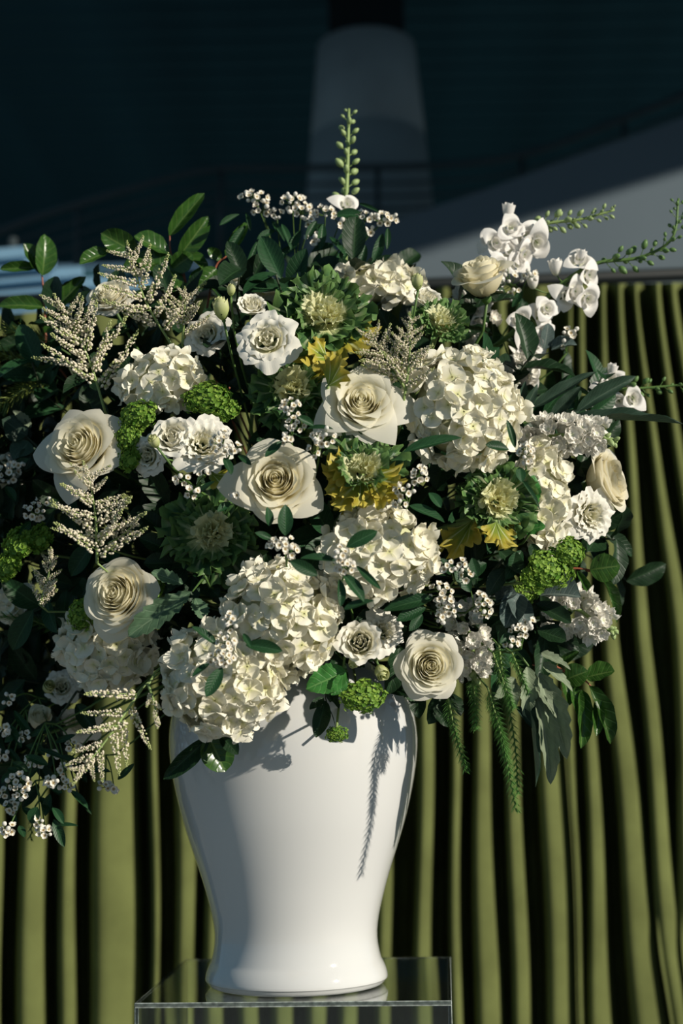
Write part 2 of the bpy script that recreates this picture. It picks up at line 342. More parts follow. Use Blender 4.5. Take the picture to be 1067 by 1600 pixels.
for _ in range(13):
    wd, gp = erng.uniform(16, 48), erng.uniform(18, 40); folds.insert(0, ((lx - gp - wd, lx - gp),) * 3); lx -= gp + wd
for _ in range(8):
    wd, gp = erng.uniform(16, 48), erng.uniform(18, 40); folds.append(((rx_ + gp, rx_ + gp + wd),) * 3); rx_ += gp + wd
rows = 46; YPX = [452 + (1720 - 452) * (j / (rows - 1)) for j in range(rows)]
def interp3(t3, y):
    a, b, c = t3
    if y < 1000: u = max(0, (y - 460) / 540); u = u * u * (3 - 2 * u) * .5 + u * .5; return (a[0] + (b[0] - a[0]) * u, a[1] + (b[1] - a[1]) * u)
    u = (y - 1000) / 600; return (b[0] + (c[0] - b[0]) * u, b[1] + (c[1] - b[1]) * u)
V = []; ncol = None
rng = random.Random(4)
dep = [0.13 + 0.05 * rng.random() for _ in folds]
for j, y in enumerate(YPX):
    row = []
    last = None
    for i, f in enumerate(folds):
        a, b = interp3(f, y)
        if last is not None: a = max(a, last + 1.5); b = max(b, a + 5)
        if a > 600 and y < 1000: b = a + (b - a) * (.62 + .38 * max(0, (y - 460) / 540))
        wid = max(b - a, 4)
        gap = (a - last) if last is not None else 40
        d0 = min(dep[i], max(0.004, (gap - 2) * .0075))
        g = 0.10 * wid
        if last is not None:
            mid = (last + a) / 2
            row += [(mid, d0)]
        hgt = 0.55 * mpp(CUY) * wid
        row += [(a - 5, d0 * 0.82), (a - 1.0, d0 * 0.34), (a + g * 0.3, 0.010), (a + wid * 0.22, 0.0), (a + wid * 0.5, hgt * 0.20), (a + wid * 0.78, hgt * 0.45), (b, hgt * 0.75 + 0.006), (b + 1.5, d0 * 0.55 + 0.01), (b + 1.0, d0 * 0.85)]
        last = b
    ncol = len(row)
    for (x, d) in row:
        wob = 2.5 * math.sin(y * 0.011 + x * 0.02)
        tilt = (x - 533) * 0.0
        p = P(x + wob * min(1, (y - 450) / 300), y + ((533 - x) * 0.075 if x < 533 else (533 - x) * 0.02) * max(0, (1100 - y) / 650), CUY - 0.09 + d)
        V.append(p)
F = gridf(ncol, rows)
cur = thing('curtain', 'olive green velvet curtain hanging in deep folds behind the vase', 'curtain', (0, CUY, 0))
ci = cur.matrix_basis.inverted()
cme = mk('drape', [ci @ v for v in V], F, MT['velvet']); dr = part('drape', cme, cur)
md = dr.modifiers.new('smooth', 'SUBSURF'); md.levels = 1; md.render_levels = 1
hv = [P(x, 450 + (533 - x) * 0.04, CUY + 0.045) for x in (-760, 1760)]
V, F = tube([ci @ (hv[0]), ci @ (hv[1])], 0.014, 10); part('curtain_rod', mk('curtain_rod', V, F, MT['steel']), cur)

# ================================================================== CLEAR PLINTH
ac = bpy.data.materials.new('clear_acrylic'); nt, N, L = nodes_of(ac)
p_ = N('ShaderNodeBsdfPrincipled'); p_.inputs['Transmission Weight'].default_value = 1; p_.inputs['Roughness'].default_value = 0.005; p_.inputs['IOR'].default_value = 1.49
p_.inputs['Base Color'].default_value = (0.93, 0.97, 0.95, 1)
o_ = N('ShaderNodeOutputMaterial'); L(p_.outputs[0], o_.inputs[0])
BW = 0.361; th = 0.0045
bx = thing('acrylic_plinth', 'clear acrylic box plinth under the white vase', 'plinth', (-0.0549, 0.0516, 0), Matrix.Rotation(-0.0612, 3, 'Z'))
h = BW / 2
ae = plain('sanded_acrylic_edge', (0.09, 0.11, 0.10), 0.3, spec=0.6, noise=0.5, scale=160)
ab = plain('painted_arris_highlight', (0.34, 0.38, 0.36), 0.3, spec=0.6, noise=0.5, scale=160)  # paler colour on the bevels paints a highlight along the clear edges
def panel(name, x0, x1, y0, y1, z0, z1):
    V, F = boxvf(x0, x1, y0, y1, z0, z1); me = mk(name, V, F, [ac, ae], smooth=False)
    thin = min(range(3), key=lambda i: (x1 - x0, y1 - y0, z1 - z0)[i])
    for p in me.polygons: p.material_index = 0 if abs(p.normal[thin]) > .9 else 1
    me.materials.append(ab)
    bm = bmesh.new(); bm.from_mesh(me); bmesh.ops.bevel(bm, geom=bm.edges, offset=0.0007, segments=1, affect='EDGES'); bm.to_mesh(me); bm.free()
    for p in me.polygons:
        if max(abs(c) for c in p.normal) < .95: p.material_index = 2
    part(name, me, bx)
panel('top_panel', -h, h, -h, h, T - th, T)
panel('front_panel', -h, h, -h, -h + th, 0, T - th - 0.0004)
panel('rear_panel', -h, h, h - th, h, 0, T - th - 0.0004)
panel('side_panel', -h, -h + th, -h + th + 0.0004, h - th - 0.0004, 0, T - th - 0.0004)
panel('side_panel', h - th, h, -h + th + 0.0004, h - th - 0.0004, 0, T - th - 0.0004)

# ================================================================== VASE
MT['glaze'] = plain('white_glaze', (0.69, 0.69, 0.68), 0.06, spec=0.5, noise=0.015, scale=6, coat=0.6)
VX = -0.0645
def vz(py): return P(461, py, 0).z
pr = [(138, 1529), (137, 1516), (131, 1502), (128.5, 1498), (127, 1492), (123.5, 1475), (122.5, 1455), (126, 1430), (132, 1405), (140.5, 1373), (148, 1350), (164, 1300), (171.5, 1275), (181, 1235), (187.5, 1200), (190.5, 1172), (191, 1148), (189, 1125), (183, 1100), (171, 1078), (156, 1062), (138, 1050), (126, 1040), (122, 1028)]
k_ = mpp(0) * 1.005
prof = [(0.0, T + 0.006), (0.094, T + 0.006), (0.096, T + 0.0005), (0.1035, T + 0.0005), (0.1075, T + 0.004), (0.1098, T + 0.009)]
prof += [(r * k_, vz(y)) for r, y in pr]
zr = prof[-1][1]
prof += [(122.5 * k_, zr + 0.012), (120 * k_, zr + 0.014), (113 * k_, zr + 0.012), (112 * k_, zr - 0.02), (150 * k_, zr - 0.05), (178 * k_, zr - 0.09), (178 * k_, zr - 0.13), (110 * k_, zr - 0.30), (100 * k_, T + 0.02), (0.0, T + 0.02)]
V, F = lathe(prof, 96)
vase = solo('vase', mk('vase', V, F, MT['glaze']), 'tall glossy white ceramic baluster vase standing on the clear plinth', 'vase'); vase.location = (VX, 0, 0)
ms = vase.modifiers.new('smooth', 'SUBSURF'); ms.levels = 1; ms.render_levels = 1
MOUTH = Vector((VX, 0, zr + 0.012))

# ================================================================== STEMS to the vase mouth
srng = random.Random(11)
def stem_to_mouth(par, start, back, mat='stem', r=0.0022):
    """a stem from under the flower to the mouth of the vase"""
    a = srng.random() * 2 * PI; q = math.sqrt(srng.random()) * 0.062
    m = MOUTH + Vector((math.cos(a) * q, math.sin(a) * q, 0.0))
    pts = bez(start, start + back * 0.10, m + (m - MOUTH) * 0.6 + Vector((0, 0.015, 0.12)), m - Vector((0, 0, 0.03)), 10)
    inv = par.matrix_basis.inverted(); V, F = tube([inv @ p for p in pts], [r * 0.9] * 5 + [r] * 5, 5)
    return part('stem', mk('stem', V, F, MT[mat]), par)

# ================================================================== ROSES
def rose_petals(seed, layers, mat, ruffle=0.0, rf=9, nu=17, nv=13, tip=0.05, zb=-0.72, rb=0.10, name='petal'):
    """petals as pieces of nested cups; unit: outer radius 1; layers = (count, rim radius, rim height, curl, span in degrees)"""
    rg = random.Random(seed); out = []; a0 = rg.random() * 6
    for li, (n, rt, zt, curl, span) in enumerate(layers):
        a0 += 0.9
        for k in range(n):
            ac_ = a0 + 2 * PI * k / n + rg.uniform(-.16, .16); hs = math.radians(span) / 2 * rg.uniform(.92, 1.08)
            rt_ = rt * rg.uniform(.95, 1.05); zt_ = zt + rg.uniform(-.025, .025) + (rg.uniform(-.05, .07) if rt > .6 else 0); fb = rg.uniform(.3, 1.3) * max(0, min(1, (rt - .45) * 3)) * (0 if ruffle > .02 or rt < .65 else 1); cu = curl * rg.uniform(.6, 1.4)
            tp = tip * rg.uniform(.4, 1.6) * (1.3 if rt > .7 and not ruffle else 1); ph = rg.random() * 6; lean = rg.uniform(-.2, .2)
            V = []; UV = []
            base = rb * (0.25 + 0.75 * min(1, rt * 1.6))
            for j in range(nv):
                t = j / (nv - 1)
                for i in range(nu):
                    s = i / (nu - 1) * 2 - 1
                    out_ = 1 - 0.16 * abs(s) ** 3 + tp * (1 - abs(s)) ** 1.5 + 0.05 * lean * s
                    tt = t * out_
                    e = max(0.0, (tt - 0.68) / 0.32)
                    r = base + (rt_ - base) * (tt ** (0.62 if rt < .5 else 0.58))
                    r += (0.30 * rt_ * math.sin(PI * min(1, tt)) if rt < .5 else 0.06 * math.sin(PI * min(1, tt)))
                    r += cu * e * e * (0.8 + 0.5 * (1 - s * s)) + 0.035 * s * min(1, rt * 4) * tt + cu * 0.35 * abs(s) ** 3 * tt
                    z = zb + (zt_ - zb) * tt ** 1.15 - cu * 0.95 * e ** 2.4
                    if ruffle:
                        r += ruffle * e * math.sin(rf * s + ph) + ruffle * .5 * e * math.sin(rf * 2.3 * s + ph * 2)
                        z += ruffle * .6 * e * math.sin(rf * 1.37 * s + ph * 1.7)
                    else:
                        r += 0.03 * rt * math.sin(2.6 * s + ph) * tt; z += 0.03 * rt * math.sin(3.1 * s + ph * 1.7) * tt * tt
                    g_ = max(0, (abs(s) - .5) / .5) ** 2 * e
                    r -= .12 * fb * g_; z -= .20 * fb * g_
                    a = ac_ + s * hs * (0.5 + 0.5 * min(1, tt * 2.2)) * (1 - 0.10 * e)
                    V.append((r * math.cos(a), r * math.sin(a), z)); UV.append((i / (nu - 1), min(1, t * (0.55 + 0.5 * rt) if rt < .7 else t)))
            out.append(mk(name, V, gridf(nu, nv), mat, UV))
    return out
OPEN = [(2, .03, .06, .0, 340), (3, .07, .09, .0, 230), (3, .12, .11, .01, 200), (3, .18, .12, .02, 180), (4, .25, .12, .03, 150), (4, .33, .11, .04, 140), (5, .42, .09, .05, 124), (5, .51, .06, .06, 120), (5, .60, .03, .07, 118), (5, .69, -.02, .09, 116), (5, .77, -.08, .12, 116), (5, .82, -.17, .18, 118)]
WIDE = [(2, .03, .04, .0, 340), (3, .07, .06, .0, 230), (3, .12, .08, .01, 200), (4, .18, .09, .02, 160), (5, .25, .09, .03, 130), (5, .33, .08, .04, 125), (6, .41, .06, .05, 108), (6, .50, .03, .06, 108), (6, .59, -.01, .08, 106), (6, .68, -.06, .09, 106), (6, .77, -.13, .11, 104), (6, .84, -.22, .14, 102)]
GOBLET = [(2, .04, .20, .0, 340), (3, .10, .24, .0, 220), (3, .17, .26, .02, 190), (3, .25, .26, .03, 170), (4, .34, .24, .05, 150), (4, .44, .20, .07, 140), (4, .54, .14, .11, 140), (4, .62, .06, .18, 130)]
SIDE = [(2, .04, .16, .0, 340), (3, .12, .20, .01, 200), (3, .22, .22, .03, 185), (4, .32, .22, .03, 150), (4, .42, .21, .04, 140), (5, .52, .19, .05, 120), (5, .61, .16, .06, 118), (5, .69, .12, .08, 118), (5, .76, .05, .12, 118)]
RM = {'open': rose_petals(1, OPEN, MT['rose'], tip=.10), 'open2': rose_petals(7, OPEN, MT['rose_white'], tip=.16), 'open3': rose_petals(23, OPEN, MT['rose'], tip=.12), 'wide': rose_petals(5, WIDE, MT['rose_white'], ruffle=.012, rf=5), 'wide2': rose_petals(15, WIDE, MT['rose'], ruffle=.008, rf=5),
      'goblet': rose_petals(9, GOBLET, MT['rose'], zb=-.85), 'side': rose_petals(12, SIDE, MT['rose'], zb=-.72), 'bud': rose_petals(14, GOBLET[:6], MT['rose_white'], zb=-.9)}
sv, sf = sphere_vf(2)
CALYX = mk('calyx', sv * np.array([.16, .16, .2]), sf, MT['sepal'], uv=[(0.3, 0.5)] * len(sv))
# ------------------------------------------------------------------ leaves
def leaf_mesh(name, mat, prof=(0.8, 0.9), fold=0.12, bend=0.15, wave=0.0, teeth=0.0, nu=7, nv=13, twist=0.0, sway=0.0, nt=9):
    a, b = prof; V = []; UV = []; mxw = max((v ** a) * ((1 - v) ** b) for v in [i / 100 for i in range(101)])
    for j in range(nv):
        v = j / (nv - 1); wd = (max(v, 0.004) ** a) * (max(1 - v, 0.0) ** b) / mxw * 0.5 + 0.012
        if teeth: wd *= 1 + teeth * (((v * nt) % 1.0) - 0.5)
        for i in range(nu):
            s = i / (nu - 1) * 2 - 1
            x = s * wd + sway * math.sin(v * PI * 1.6) ; z = fold * abs(s) ** 1.3 * wd * 2 - bend * v * v + bend * .25 * v + wave * math.sin(v * 17 + (1.5 if s > 0 else 0)) * abs(s) ** 2
            tw = twist * v; x, z = x * math.cos(tw) - z * math.sin(tw) * 0.3, z + s * wd * math.sin(tw) * 0.6
            V.append((x, v, z)); UV.append((i / (nu - 1), v))
    return mk(name, V, gridf(nu, nv), mat, UV)
LF = {
    'ruscus': [leaf_mesh('leaf', MT['ruscus'], (.8, .75), .10, b, twist=t) for b, t in ((.12, .2), (.2, -.3), (.05, .4))],
    'camellia': [leaf_mesh('leaf', MT['camellia'], (.62, .62), .16, b, .02, twist=t) for b, t in ((.15, .2), (.28, -.2), (.02, .3))],
    'bright': [leaf_mesh('leaf', MT['bright'], (.6, .75), .14, .18, .04, .16, nv=19)],
    'willow': [leaf_mesh('leaf', MT['willow'], (.75, .9), .12, b, .02, twist=t, sway=sw) for b, t, sw in ((.1, .3, .03), (.2, -.4, -.04))],
    'silver': [leaf_mesh('leaf', MT['silver'], (.6, .8), .10, b, .015, .28, nv=25, twist=t, sway=sw, nt=6) for b, t, sw in ((.12, .5, .03), (.2, -.4, -.03))],
    'euca': [leaf_mesh('leaf', MT['euca'], (.45, .5), .10, .1, .01), leaf_mesh('leaf', MT['euca'], (.5, .5), .35, .2, .02)],
    'dark': [leaf_mesh('leaf', MT['dark'], (.7, .7), .14, b, .02, twist=t) for b, t in ((.2, .2), (.05, -.3))],
    'yellow': [leaf_mesh('leaf', petal_mat('yellowing_leaf', [(0, (.2, .28, .05)), (.5, (.38, .38, .05)), (.9, (.62, .5, .06))], .25), (.4, .45), .2, .2, .12, .2, nv=19)],
}
LF['jagged'] = [leaf_mesh('leaf', leaf_mat('jagged_leaf', (.085, .155, .085), (.17, .25, .15), .5), (.75, .6), .10, .12, .02, .3, nv=31, nt=6)]
lrng = random.Random(21)
def put_leaf(par, base, tip, wpx_m, kind='ruscus', nrm=None, var=None, nm='leaf'):
    d = tip - base; Ln = d.length
    nrm = nrm or Vector((lrng.uniform(-.1, .6), -1, lrng.uniform(-.1, .7)))
    ms_ = LF[kind]; me = ms_[lrng.randrange(len(ms_)) if var is None else var % len(ms_)]
    return part(nm, me, par, par.matrix_basis.inverted() @ TR(base, along(d, nrm), (wpx_m, Ln, Ln)))

def rose(label, px, py, dia, kind, dr, roll=0.0, dy=0.0, Y=None, cat='rose'):
    Y = shell(px, py) + dy if Y is None else Y
    R = dia / 2 * mpp(Y); loc = P(px, py, Y); Rm = frame(dr, roll)
    t = thing('rose', label, cat, loc, Rm, 'white roses')
    for me in RM[kind]: part('petal', me, t, TR((0, 0, 0), None, R))
    zb = -.9 if kind in ('goblet', 'bud') else -.74
    part('calyx', CALYX, t, TR((0, 0, zb * R), None, R))
    for k in range(5):
        a = k * 2 * PI / 5; dd = Vector((math.cos(a), math.sin(a), .35))
        part('sepal', LF['dark'][0], t, TR((0, 0, (zb - .02) * R), along(dd, Vector((-dd.x, -dd.y, 2))), (R * .28, R * .75, R * .6)))
    stem_to_mouth(t, loc + dr * (zb - .1) * R, -dr)
    return t
rose('side-on cream rose with one petal flared out, highest of the roses at upper right', 748, 420, 112, 'goblet', D(-.25, .80, .50), 3.4, dy=-.02)
rose('open cream rose with pointed outer petals directly above the yellow-edged kale', 565, 624, 118, 'open2', D(.05, .22, 1), 2.2, dy=-.035)
rose('large open cream rose left of the yellow-edged kale, spiral centre facing forward', 430, 748, 124, 'open', D(.0, .12, 1), 0.3, dy=-.05)
rose('large open cream rose at the left edge just above an astilbe plume', 118, 694, 120, 'open3', D(-.42, .25, 1), 3.2, dy=-.03)
rose('open cream rose at lower left, resting on a shaded white hydrangea', 176, 926, 122, 'wide2', D(-.38, .18, 1), 0.4, dy=-.05)
rose('full many-petalled white rose hanging lowest, right of the vase rim', 674, 1040, 104, 'wide', D(.12, -.05, 1), 1.0, dy=-.035)
rose('cream rose seen from the side, turned to the right, by the curtain', 956, 748, 112, 'side', D(.82, .20, .50), 0.0, dy=.0)
rose('loosely opened white rose half in shade among the red-stemmed leaves', 166, 455, 78, 'wide', D(-.2, .5, .75), 1.9)
rose('half-open shaded white rosebud at the far lower left', 62, 1118, 66, 'bud', D(.25, .5, .7), 0.7, dy=-.02)

# ================================================================== HYDRANGEAS
def floret_mesh(name, mat, seed, n=4, cup=.25, wob=.08, nu=5, nv=5, wfac=.62):
    rg = random.Random(seed); V = []; F = []; UV = []
    for k in range(n):
        a = 2 * PI * k / n + rg.uniform(-.08, .08); c = cup * rg.uniform(.3, 1.6); ph = rg.random() * 6; ln = rg.uniform(.88, 1.1); tl = rg.uniform(-.22, .22)
        off = len(V)
        for j in range(nv):
            v = 1 - (1 - j / (nv - 1)) ** 1.5; r = 0.06 + .94 * v * ln
            wd = 0.06 * math.tan(PI / n) if j == 0 else wfac * math.sqrt(max(0.004, 1 - ((v - .54) / .46) ** 2)) if v > .54 else wfac * (.30 + 1.3 * v)
            for i in range(nu):
                s = i / (nu - 1) * 2 - 1
                rr = r - (0.06 * s * s * v if j else 0); x, y = rr, s * wd
                z = c * v * v + cup * .8 * s * s * v - .15 * v + wob * math.sin(3 * s + 5 * v + ph) * v + tl * s * v * .5
                if j == 0: x, y, z = .06, s * .06 * math.tan(PI / n), 0
                V.append((x * math.cos(a) - y * math.sin(a), x * math.sin(a) + y * math.cos(a), z)); UV.append((i / (nu - 1), v))
        F += gridf(nu, nv, off)
    return weld(mk(name, V, F, mat, UV), .03)
FLO = [floret_mesh('floret', MT['hyd'], s, cup=c, nu=7, nv=7, wfac=.66) for s, c in ((1, .25), (2, .4), (3, .1), (4, .3), (5, .5), (6, .2))]
hv_, hf_ = sphere_vf(3); HCORE = mk('flower_core', hv_, hf_, MT['hyd_core'])
def hydrangea(label, px, py, rx, ry, dr=None, dy=0.0, Y=None, fl=.0142, seed=0, deep=.8, maxang=118, roll=0):
    Y = shell(px, py) + dy if Y is None else Y
    m = mpp(Y); loc = P(px, py, Y); dr = dr or facing(px, py); Rm = frame(dr, roll)
    t = thing('hydrangea', label, 'hydrangea', loc, Rm, 'white hydrangea heads')
    A, B = rx * m - fl * .55, ry * m - fl * .55; Cd = min(A, B) * deep; rg = random.Random(seed * 7 + 3)
    part('flower_core', HCORE, t, TR((0, 0, 0), None, (A * .84, B * .84, Cd * .84)))
    area = 2 * PI * (1 - math.cos(math.radians(maxang))) * ((A * B + A * Cd + B * Cd) / 3); n = max(14, int(area / (fl * fl * 1.30)))
    ga = PI * (3 - math.sqrt(5)); zmin = math.cos(math.radians(maxang))
    for k in range(n):
        z = 1 - (k + .5) / n * (1 - zmin); r = math.sqrt(1 - z * z); a = ga * k + rg.uniform(-.25, .25)
        u = Vector((r * math.cos(a), r * math.sin(a), z)); p = Vector((u.x * A, u.y * B, u.z * Cd)) * rg.uniform(.90, 1.06)
        nn = Vector((u.x / A, u.y / B, u.z / Cd)).normalized() + Vector((rg.uniform(-1, 1), rg.uniform(-1, 1), rg.uniform(-.6, .6))) * .42
        part('floret', FLO[rg.randrange(6)], t, TR(p, frame(nn, rg.random() * 6), fl * rg.uniform(.82, 1.2)))
    stem_to_mouth(t, loc - dr * Cd * .8, -dr, 'stem_pale', .0032)
hydrangea('white hydrangea head at upper left under the tall astilbe plume', 250, 596, 80, 54, seed=1, dy=.02)
hydrangea('largest white hydrangea head, at upper right below the upright rose', 722, 640, 100, 104, D(.25, .22, 1), seed=2, dy=-.01)
hydrangea('white hydrangea head below the yellow-edged kale, crossed by ruscus leaves', 590, 868, 96, 80, D(.1, -.02, 1), seed=3, dy=-.01)
hydrangea('white hydrangea head in the lower middle, between two other hydrangeas', 440, 966, 96, 98, D(-.05, -.05, 1), seed=4, dy=-.01)
hydrangea('lowest white hydrangea head, overhanging the left shoulder of the vase', 350, 1062, 100, 96, D(-.12, -.2, 1), seed=5, dy=-.06)
hydrangea('shaded white hydrangea head under the lower left rose', 168, 1008, 82, 78, D(-.3, -.25, 1), seed=6, dy=.02)
hydrangea('white hydrangea head on the right side beside the green kale', 846, 772, 52, 92, D(.45, .0, 1), seed=7, dy=.02)
hydrangea('white hydrangea head at the top behind the three lisianthus blooms', 392, 458, 62, 40, D(-.1, .7, .6), seed=8, Y=-.05)
hydrangea('white hydrangea head at the top right behind the dark green kale', 590, 446, 84, 48, D(.1, .7, .6), seed=9, Y=-.10)
hydrangea('small shaded white hydrangea head at the left edge below the lime clusters', 22, 945, 34, 32, D(-.6, .0, .6), seed=10, Y=-.04)
hydrangea('small shaded white hydrangea head at the left edge beside the wax blossoms', 8, 748, 30, 40, D(-.6, .1, .6), seed=11, Y=-.02)

# ================================================================== LISIANTHUS
LISO = [(2, .07, .02, .0, 300), (3, .20, .05, .02, 190), (4, .38, .06, .06, 150), (5, .60, .04, .14, 115), (6, .82, -.02, .22, 98)]
LISC = [(2, .07, .12, .0, 320), (3, .18, .12, .02, 190), (4, .34, .14, .04, 150), (5, .52, .12, .08, 120), (5, .66, .06, .12, 112)]
CARN = [(4, .16, .15, .05, 150), (6, .32, .15, .08, 100), (7, .50, .10, .12, 90), (8, .68, .02, .16, 80), (8, .86, -.12, .2, 78)]
LM = {'open': rose_petals(31, LISO, MT['lis'], .05, 7, nu=23, zb=-.5, name='petal'), 'cup': rose_petals(33, LISC, MT['lis'], .04, 7, nu=21, zb=-.7), 'carn': rose_petals(35, CARN, MT['lis'], .05, 8, nu=19, nv=8, zb=-.6),
      'bud': rose_petals(37, [(3, .14, .55, 0, 220), (3, .26, .50, .0, 190), (4, .38, .40, .02, 140)], MT['lis_bud'], zb=-.6)}
def lisianthus(label, px, py, dia, kind, dr, roll=0.0, dy=0.0, Y=None, name='lisianthus'):
    Y = shell(px, py) + dy if Y is None else Y
    R = dia / 2 * mpp(Y); loc = P(px, py, Y)
    if kind == 'bud': R *= 1.5
    t = thing(name, label, 'lisianthus' if name == 'lisianthus' else 'bud', loc, frame(dr, roll), 'white lisianthus blooms')
    for me in LM[kind]: part('petal', me, t, TR((0, 0, 0), None, R))
    zb = -.62 * R
    part('calyx', CALYX, t, TR((0, 0, zb), None, R * .7))
    for k in range(5):
        a = k * 2 * PI / 5; dd = Vector((math.cos(a), math.sin(a), 1.1))
        part('sepal', LF['dark'][0], t, TR((0, 0, zb), along(dd, Vector((-dd.x, -dd.y, 1))), (R * .14, R * .6, R * .4)))
    stem_to_mouth(t, loc + dr * (zb - .1 * R), -dr, 'stem', .0016)
lisianthus('open white ruffled lisianthus, lowest of the three at upper left of centre', 416, 527, 92, 'open', D(-.1, .22, .9), 0.2, dy=-.03)
lisianthus('small creamy frilled lisianthus just above the open white one', 394, 473, 58, 'cup', D(.15, .5, .8), 1.2, dy=-.02)
lisianthus('closed green-white lisianthus bud left of the small creamy one', 346, 482, 42, 'bud', D(-.15, .9, .4), 1.2, dy=-.02, name='lisianthus_bud')
lisianthus('tiny green lisianthus bud above the closed green-white bud', 361, 453, 22, 'bud', D(.05, .9, .4), 1.2, dy=-.03, name='lisianthus_bud')
lisianthus('white bloom behind the closed bud, half shaded', 320, 520, 70, 'open', D(-.3, .2, .8), 2.2, dy=.03)
lisianthus('creamy frilled lisianthus with a bud in front, at left between lime sprays', 268, 680, 84, 'cup', D(-.1, .25, .9), 2.2, dy=-.02)
lisianthus('frilled white lisianthus touching the wax blossoms on its right', 318, 690, 88, 'carn', D(.15, .2, .9), .7, dy=-.01)
lisianthus('folded white lisianthus low on the left of the creamy frilled pair', 228, 712, 62, 'open', D(-.4, -.1, .8), 1.7, dy=.0)
lisianthus('pointed yellow-green bud in front of the creamy frilled lisianthus', 241, 690, 28, 'bud', D(-.3, .6, .8), .5, dy=-.075, name='lisianthus_bud')
lisianthus('ruffled cream lisianthus in the lower middle beside the hydrangea', 562, 1002, 84, 'cup', D(-.05, .12, .9), .4, dy=-.03)
lisianthus('ruffled cream lisianthus to the right of its twin above the small bud', 600, 984, 64, 'carn', D(.3, .2, .9), 1.4, dy=-.01)
lisianthus('nodding green-white lisianthus bud under the lower ruffled pair', 596, 1050, 34, 'bud', D(.25, -.6, .7), .4, dy=-.03, name='lisianthus_bud')
lisianthus('green calyx bud of lisianthus left of the nodding bud', 552, 1034, 24, 'bud', D(-.1, -.8, .5), .4, dy=-.03, name='lisianthus_bud')
lisianthus('white frilled carnation-like bloom under the side-on right-hand rose', 928, 806, 78, 'carn', D(.4, -.2, .8), .4, dy=-.01)
lisianthus('cream half-open bloom at top right with a green bud in front', 668, 462, 66, 'cup', D(.25, .55, .7), .4, dy=-.0)
lisianthus('upright yellow-green bud before the cream bloom at top right', 652, 440, 30, 'bud', D(-.05, .9, .5), .4, dy=-.05, name='lisianthus_bud')
lisianthus('shaded green-white bud at lower left above the half-open rosebud', 76, 1074, 30, 'bud', D(.3, .3, .8), .4, dy=-.04, name='lisianthus_bud')
lisianthus('shaded white bloom behind the green-white bud at lower left', 96, 1072, 50, 'open', D(.1, .2, .8), .9, dy=-.0)
lisianthus('pale shaded bloom hanging behind the lowest astilbe plume', 122, 1136, 60, 'open', D(-.1, -.5, .7), .9, dy=.06)

# ================================================================== ORNAMENTAL KALE
def kale_leaf(name, mat, seed, ruff=.10, fr=9, cup=.16, na=61, nr=11):
    rg = random.Random(seed); p1, p2, p3 = rg.random() * 6, rg.random() * 6, rg.random() * 6; V = []; UV = []
    for j in range(nr):
        q = j / (nr - 1)
        for i in range(na):
            s = i / (na - 1) * 2 - 1; a = s * PI * .62
            mr = .52 + .06 * math.sin(fr * a * .7 + p1) + .05 * math.sin(fr * 1.9 * a + p2)       # margin radius about the blade centre
            mx, my = math.sin(a) * mr, .50 + math.cos(a) * mr
            x, y = mx * q, my * q ** .85
            e = max(0, (q - .66) / .34) ** 1.4; lob = .75 + .5 * math.sin(2.3 * a + p2)
            z = cup * (x * x * 1.2 + .35 * y * y) + e * lob * (ruff * math.sin(fr * a + p1 + 1.2 * math.sin(2 * a + p3)) + ruff * .75 * math.sin(fr * 1.9 * a + p3)) + .05 * q * math.sin(2.1 * a + p2) - .03 * math.exp(-(s * 14) ** 2)
            x += e * ruff * .5 * math.sin(fr * 1.6 * a + p2)
            V.append((x, y, z)); UV.append((i / (na - 1), q))
    return mk(name, V, gridf(na, nr), mat, UV)
KL = {m: [kale_leaf('leaf', MT[m], 40 + s, ruff=r, fr=f) for s, r, f in ((0, .12, 7), (1, .13, 9), (2, .10, 12))] for m in ('kheart', 'kmid', 'kgreen', 'kyellow')}
def kale(label, px, py, dia, dr, roll=0.0, dy=0.0, heart=.34, yellow=(), seed=0, inner='kheart', mid='kmid', outer='kgreen', tilt=0.0):
    Y = shell(px, py) + dy; R = dia / 2 * mpp(Y); loc = P(px, py, Y); rg = random.Random(seed)
    t = thing('ornamental_kale', label, 'kale', loc, frame(dr, roll), 'ornamental kale rosettes')
    rings = [(3, .34, 82, inner, .02), (4, .42, 66, inner, .07), (5, .50, 50, inner, .12), (4, .68, 36, mid, .13), (5, .84, 20, outer, .14), (5, .98, 4, outer, .14)]
    ci_ = 0
    for ri, (n, ln, el, mt, rad) in enumerate(rings):
        for k in range(n):
            a = ri * 1.1 + 2 * PI * k / n + rg.uniform(-.3, .3); e = math.radians(el + rg.uniform(-14, 14))
            dd = Vector((math.cos(a) * math.cos(e), math.sin(a) * math.cos(e), math.sin(e))); nn = Vector((-math.cos(a) * math.sin(e), -math.sin(a) * math.sin(e), math.cos(e)))
            m2 = mt
            if ri >= 4:
                for (c0, hw) in yellow:
                    if abs((a + roll - c0 + PI) % (2 * PI) - PI) < hw: m2 = 'kyellow'
            L_ = ln * R * rg.uniform(.82, 1.15)
            part('leaf', KL[m2][rg.randrange(3)], t, TR(Vector((math.cos(a) * rad, math.sin(a) * rad, -.26 + .03 * (5 - ri))) * R, along(dd, nn), (L_ * rg.uniform(1.0, 1.3), L_, L_ * (1.0 if ri > 1 else .8))))
    stem_to_mouth(t, loc - dr * R * .3, -dr, 'stem_pale', .004)
kale('dark green kale rosette at the top with pale veined centre, behind the white lisianthus', 506, 490, 150, D(.05, .35, 1), dy=.0, yellow=[(-1.3, .7)], seed=1)
kale('green kale with cream heart just left of the pointed-petal rose', 456, 604, 130, D(-.05, .3, 1), dy=.02, yellow=[(.6, .4)], seed=2)
kale('yellow-edged kale with cream heart in the middle, under the pointed-petal rose', 565, 732, 128, D(.0, .40, 1), dy=-.04, yellow=[(-1.4, .9), (.1, .45), (2.7, .45)], seed=3)
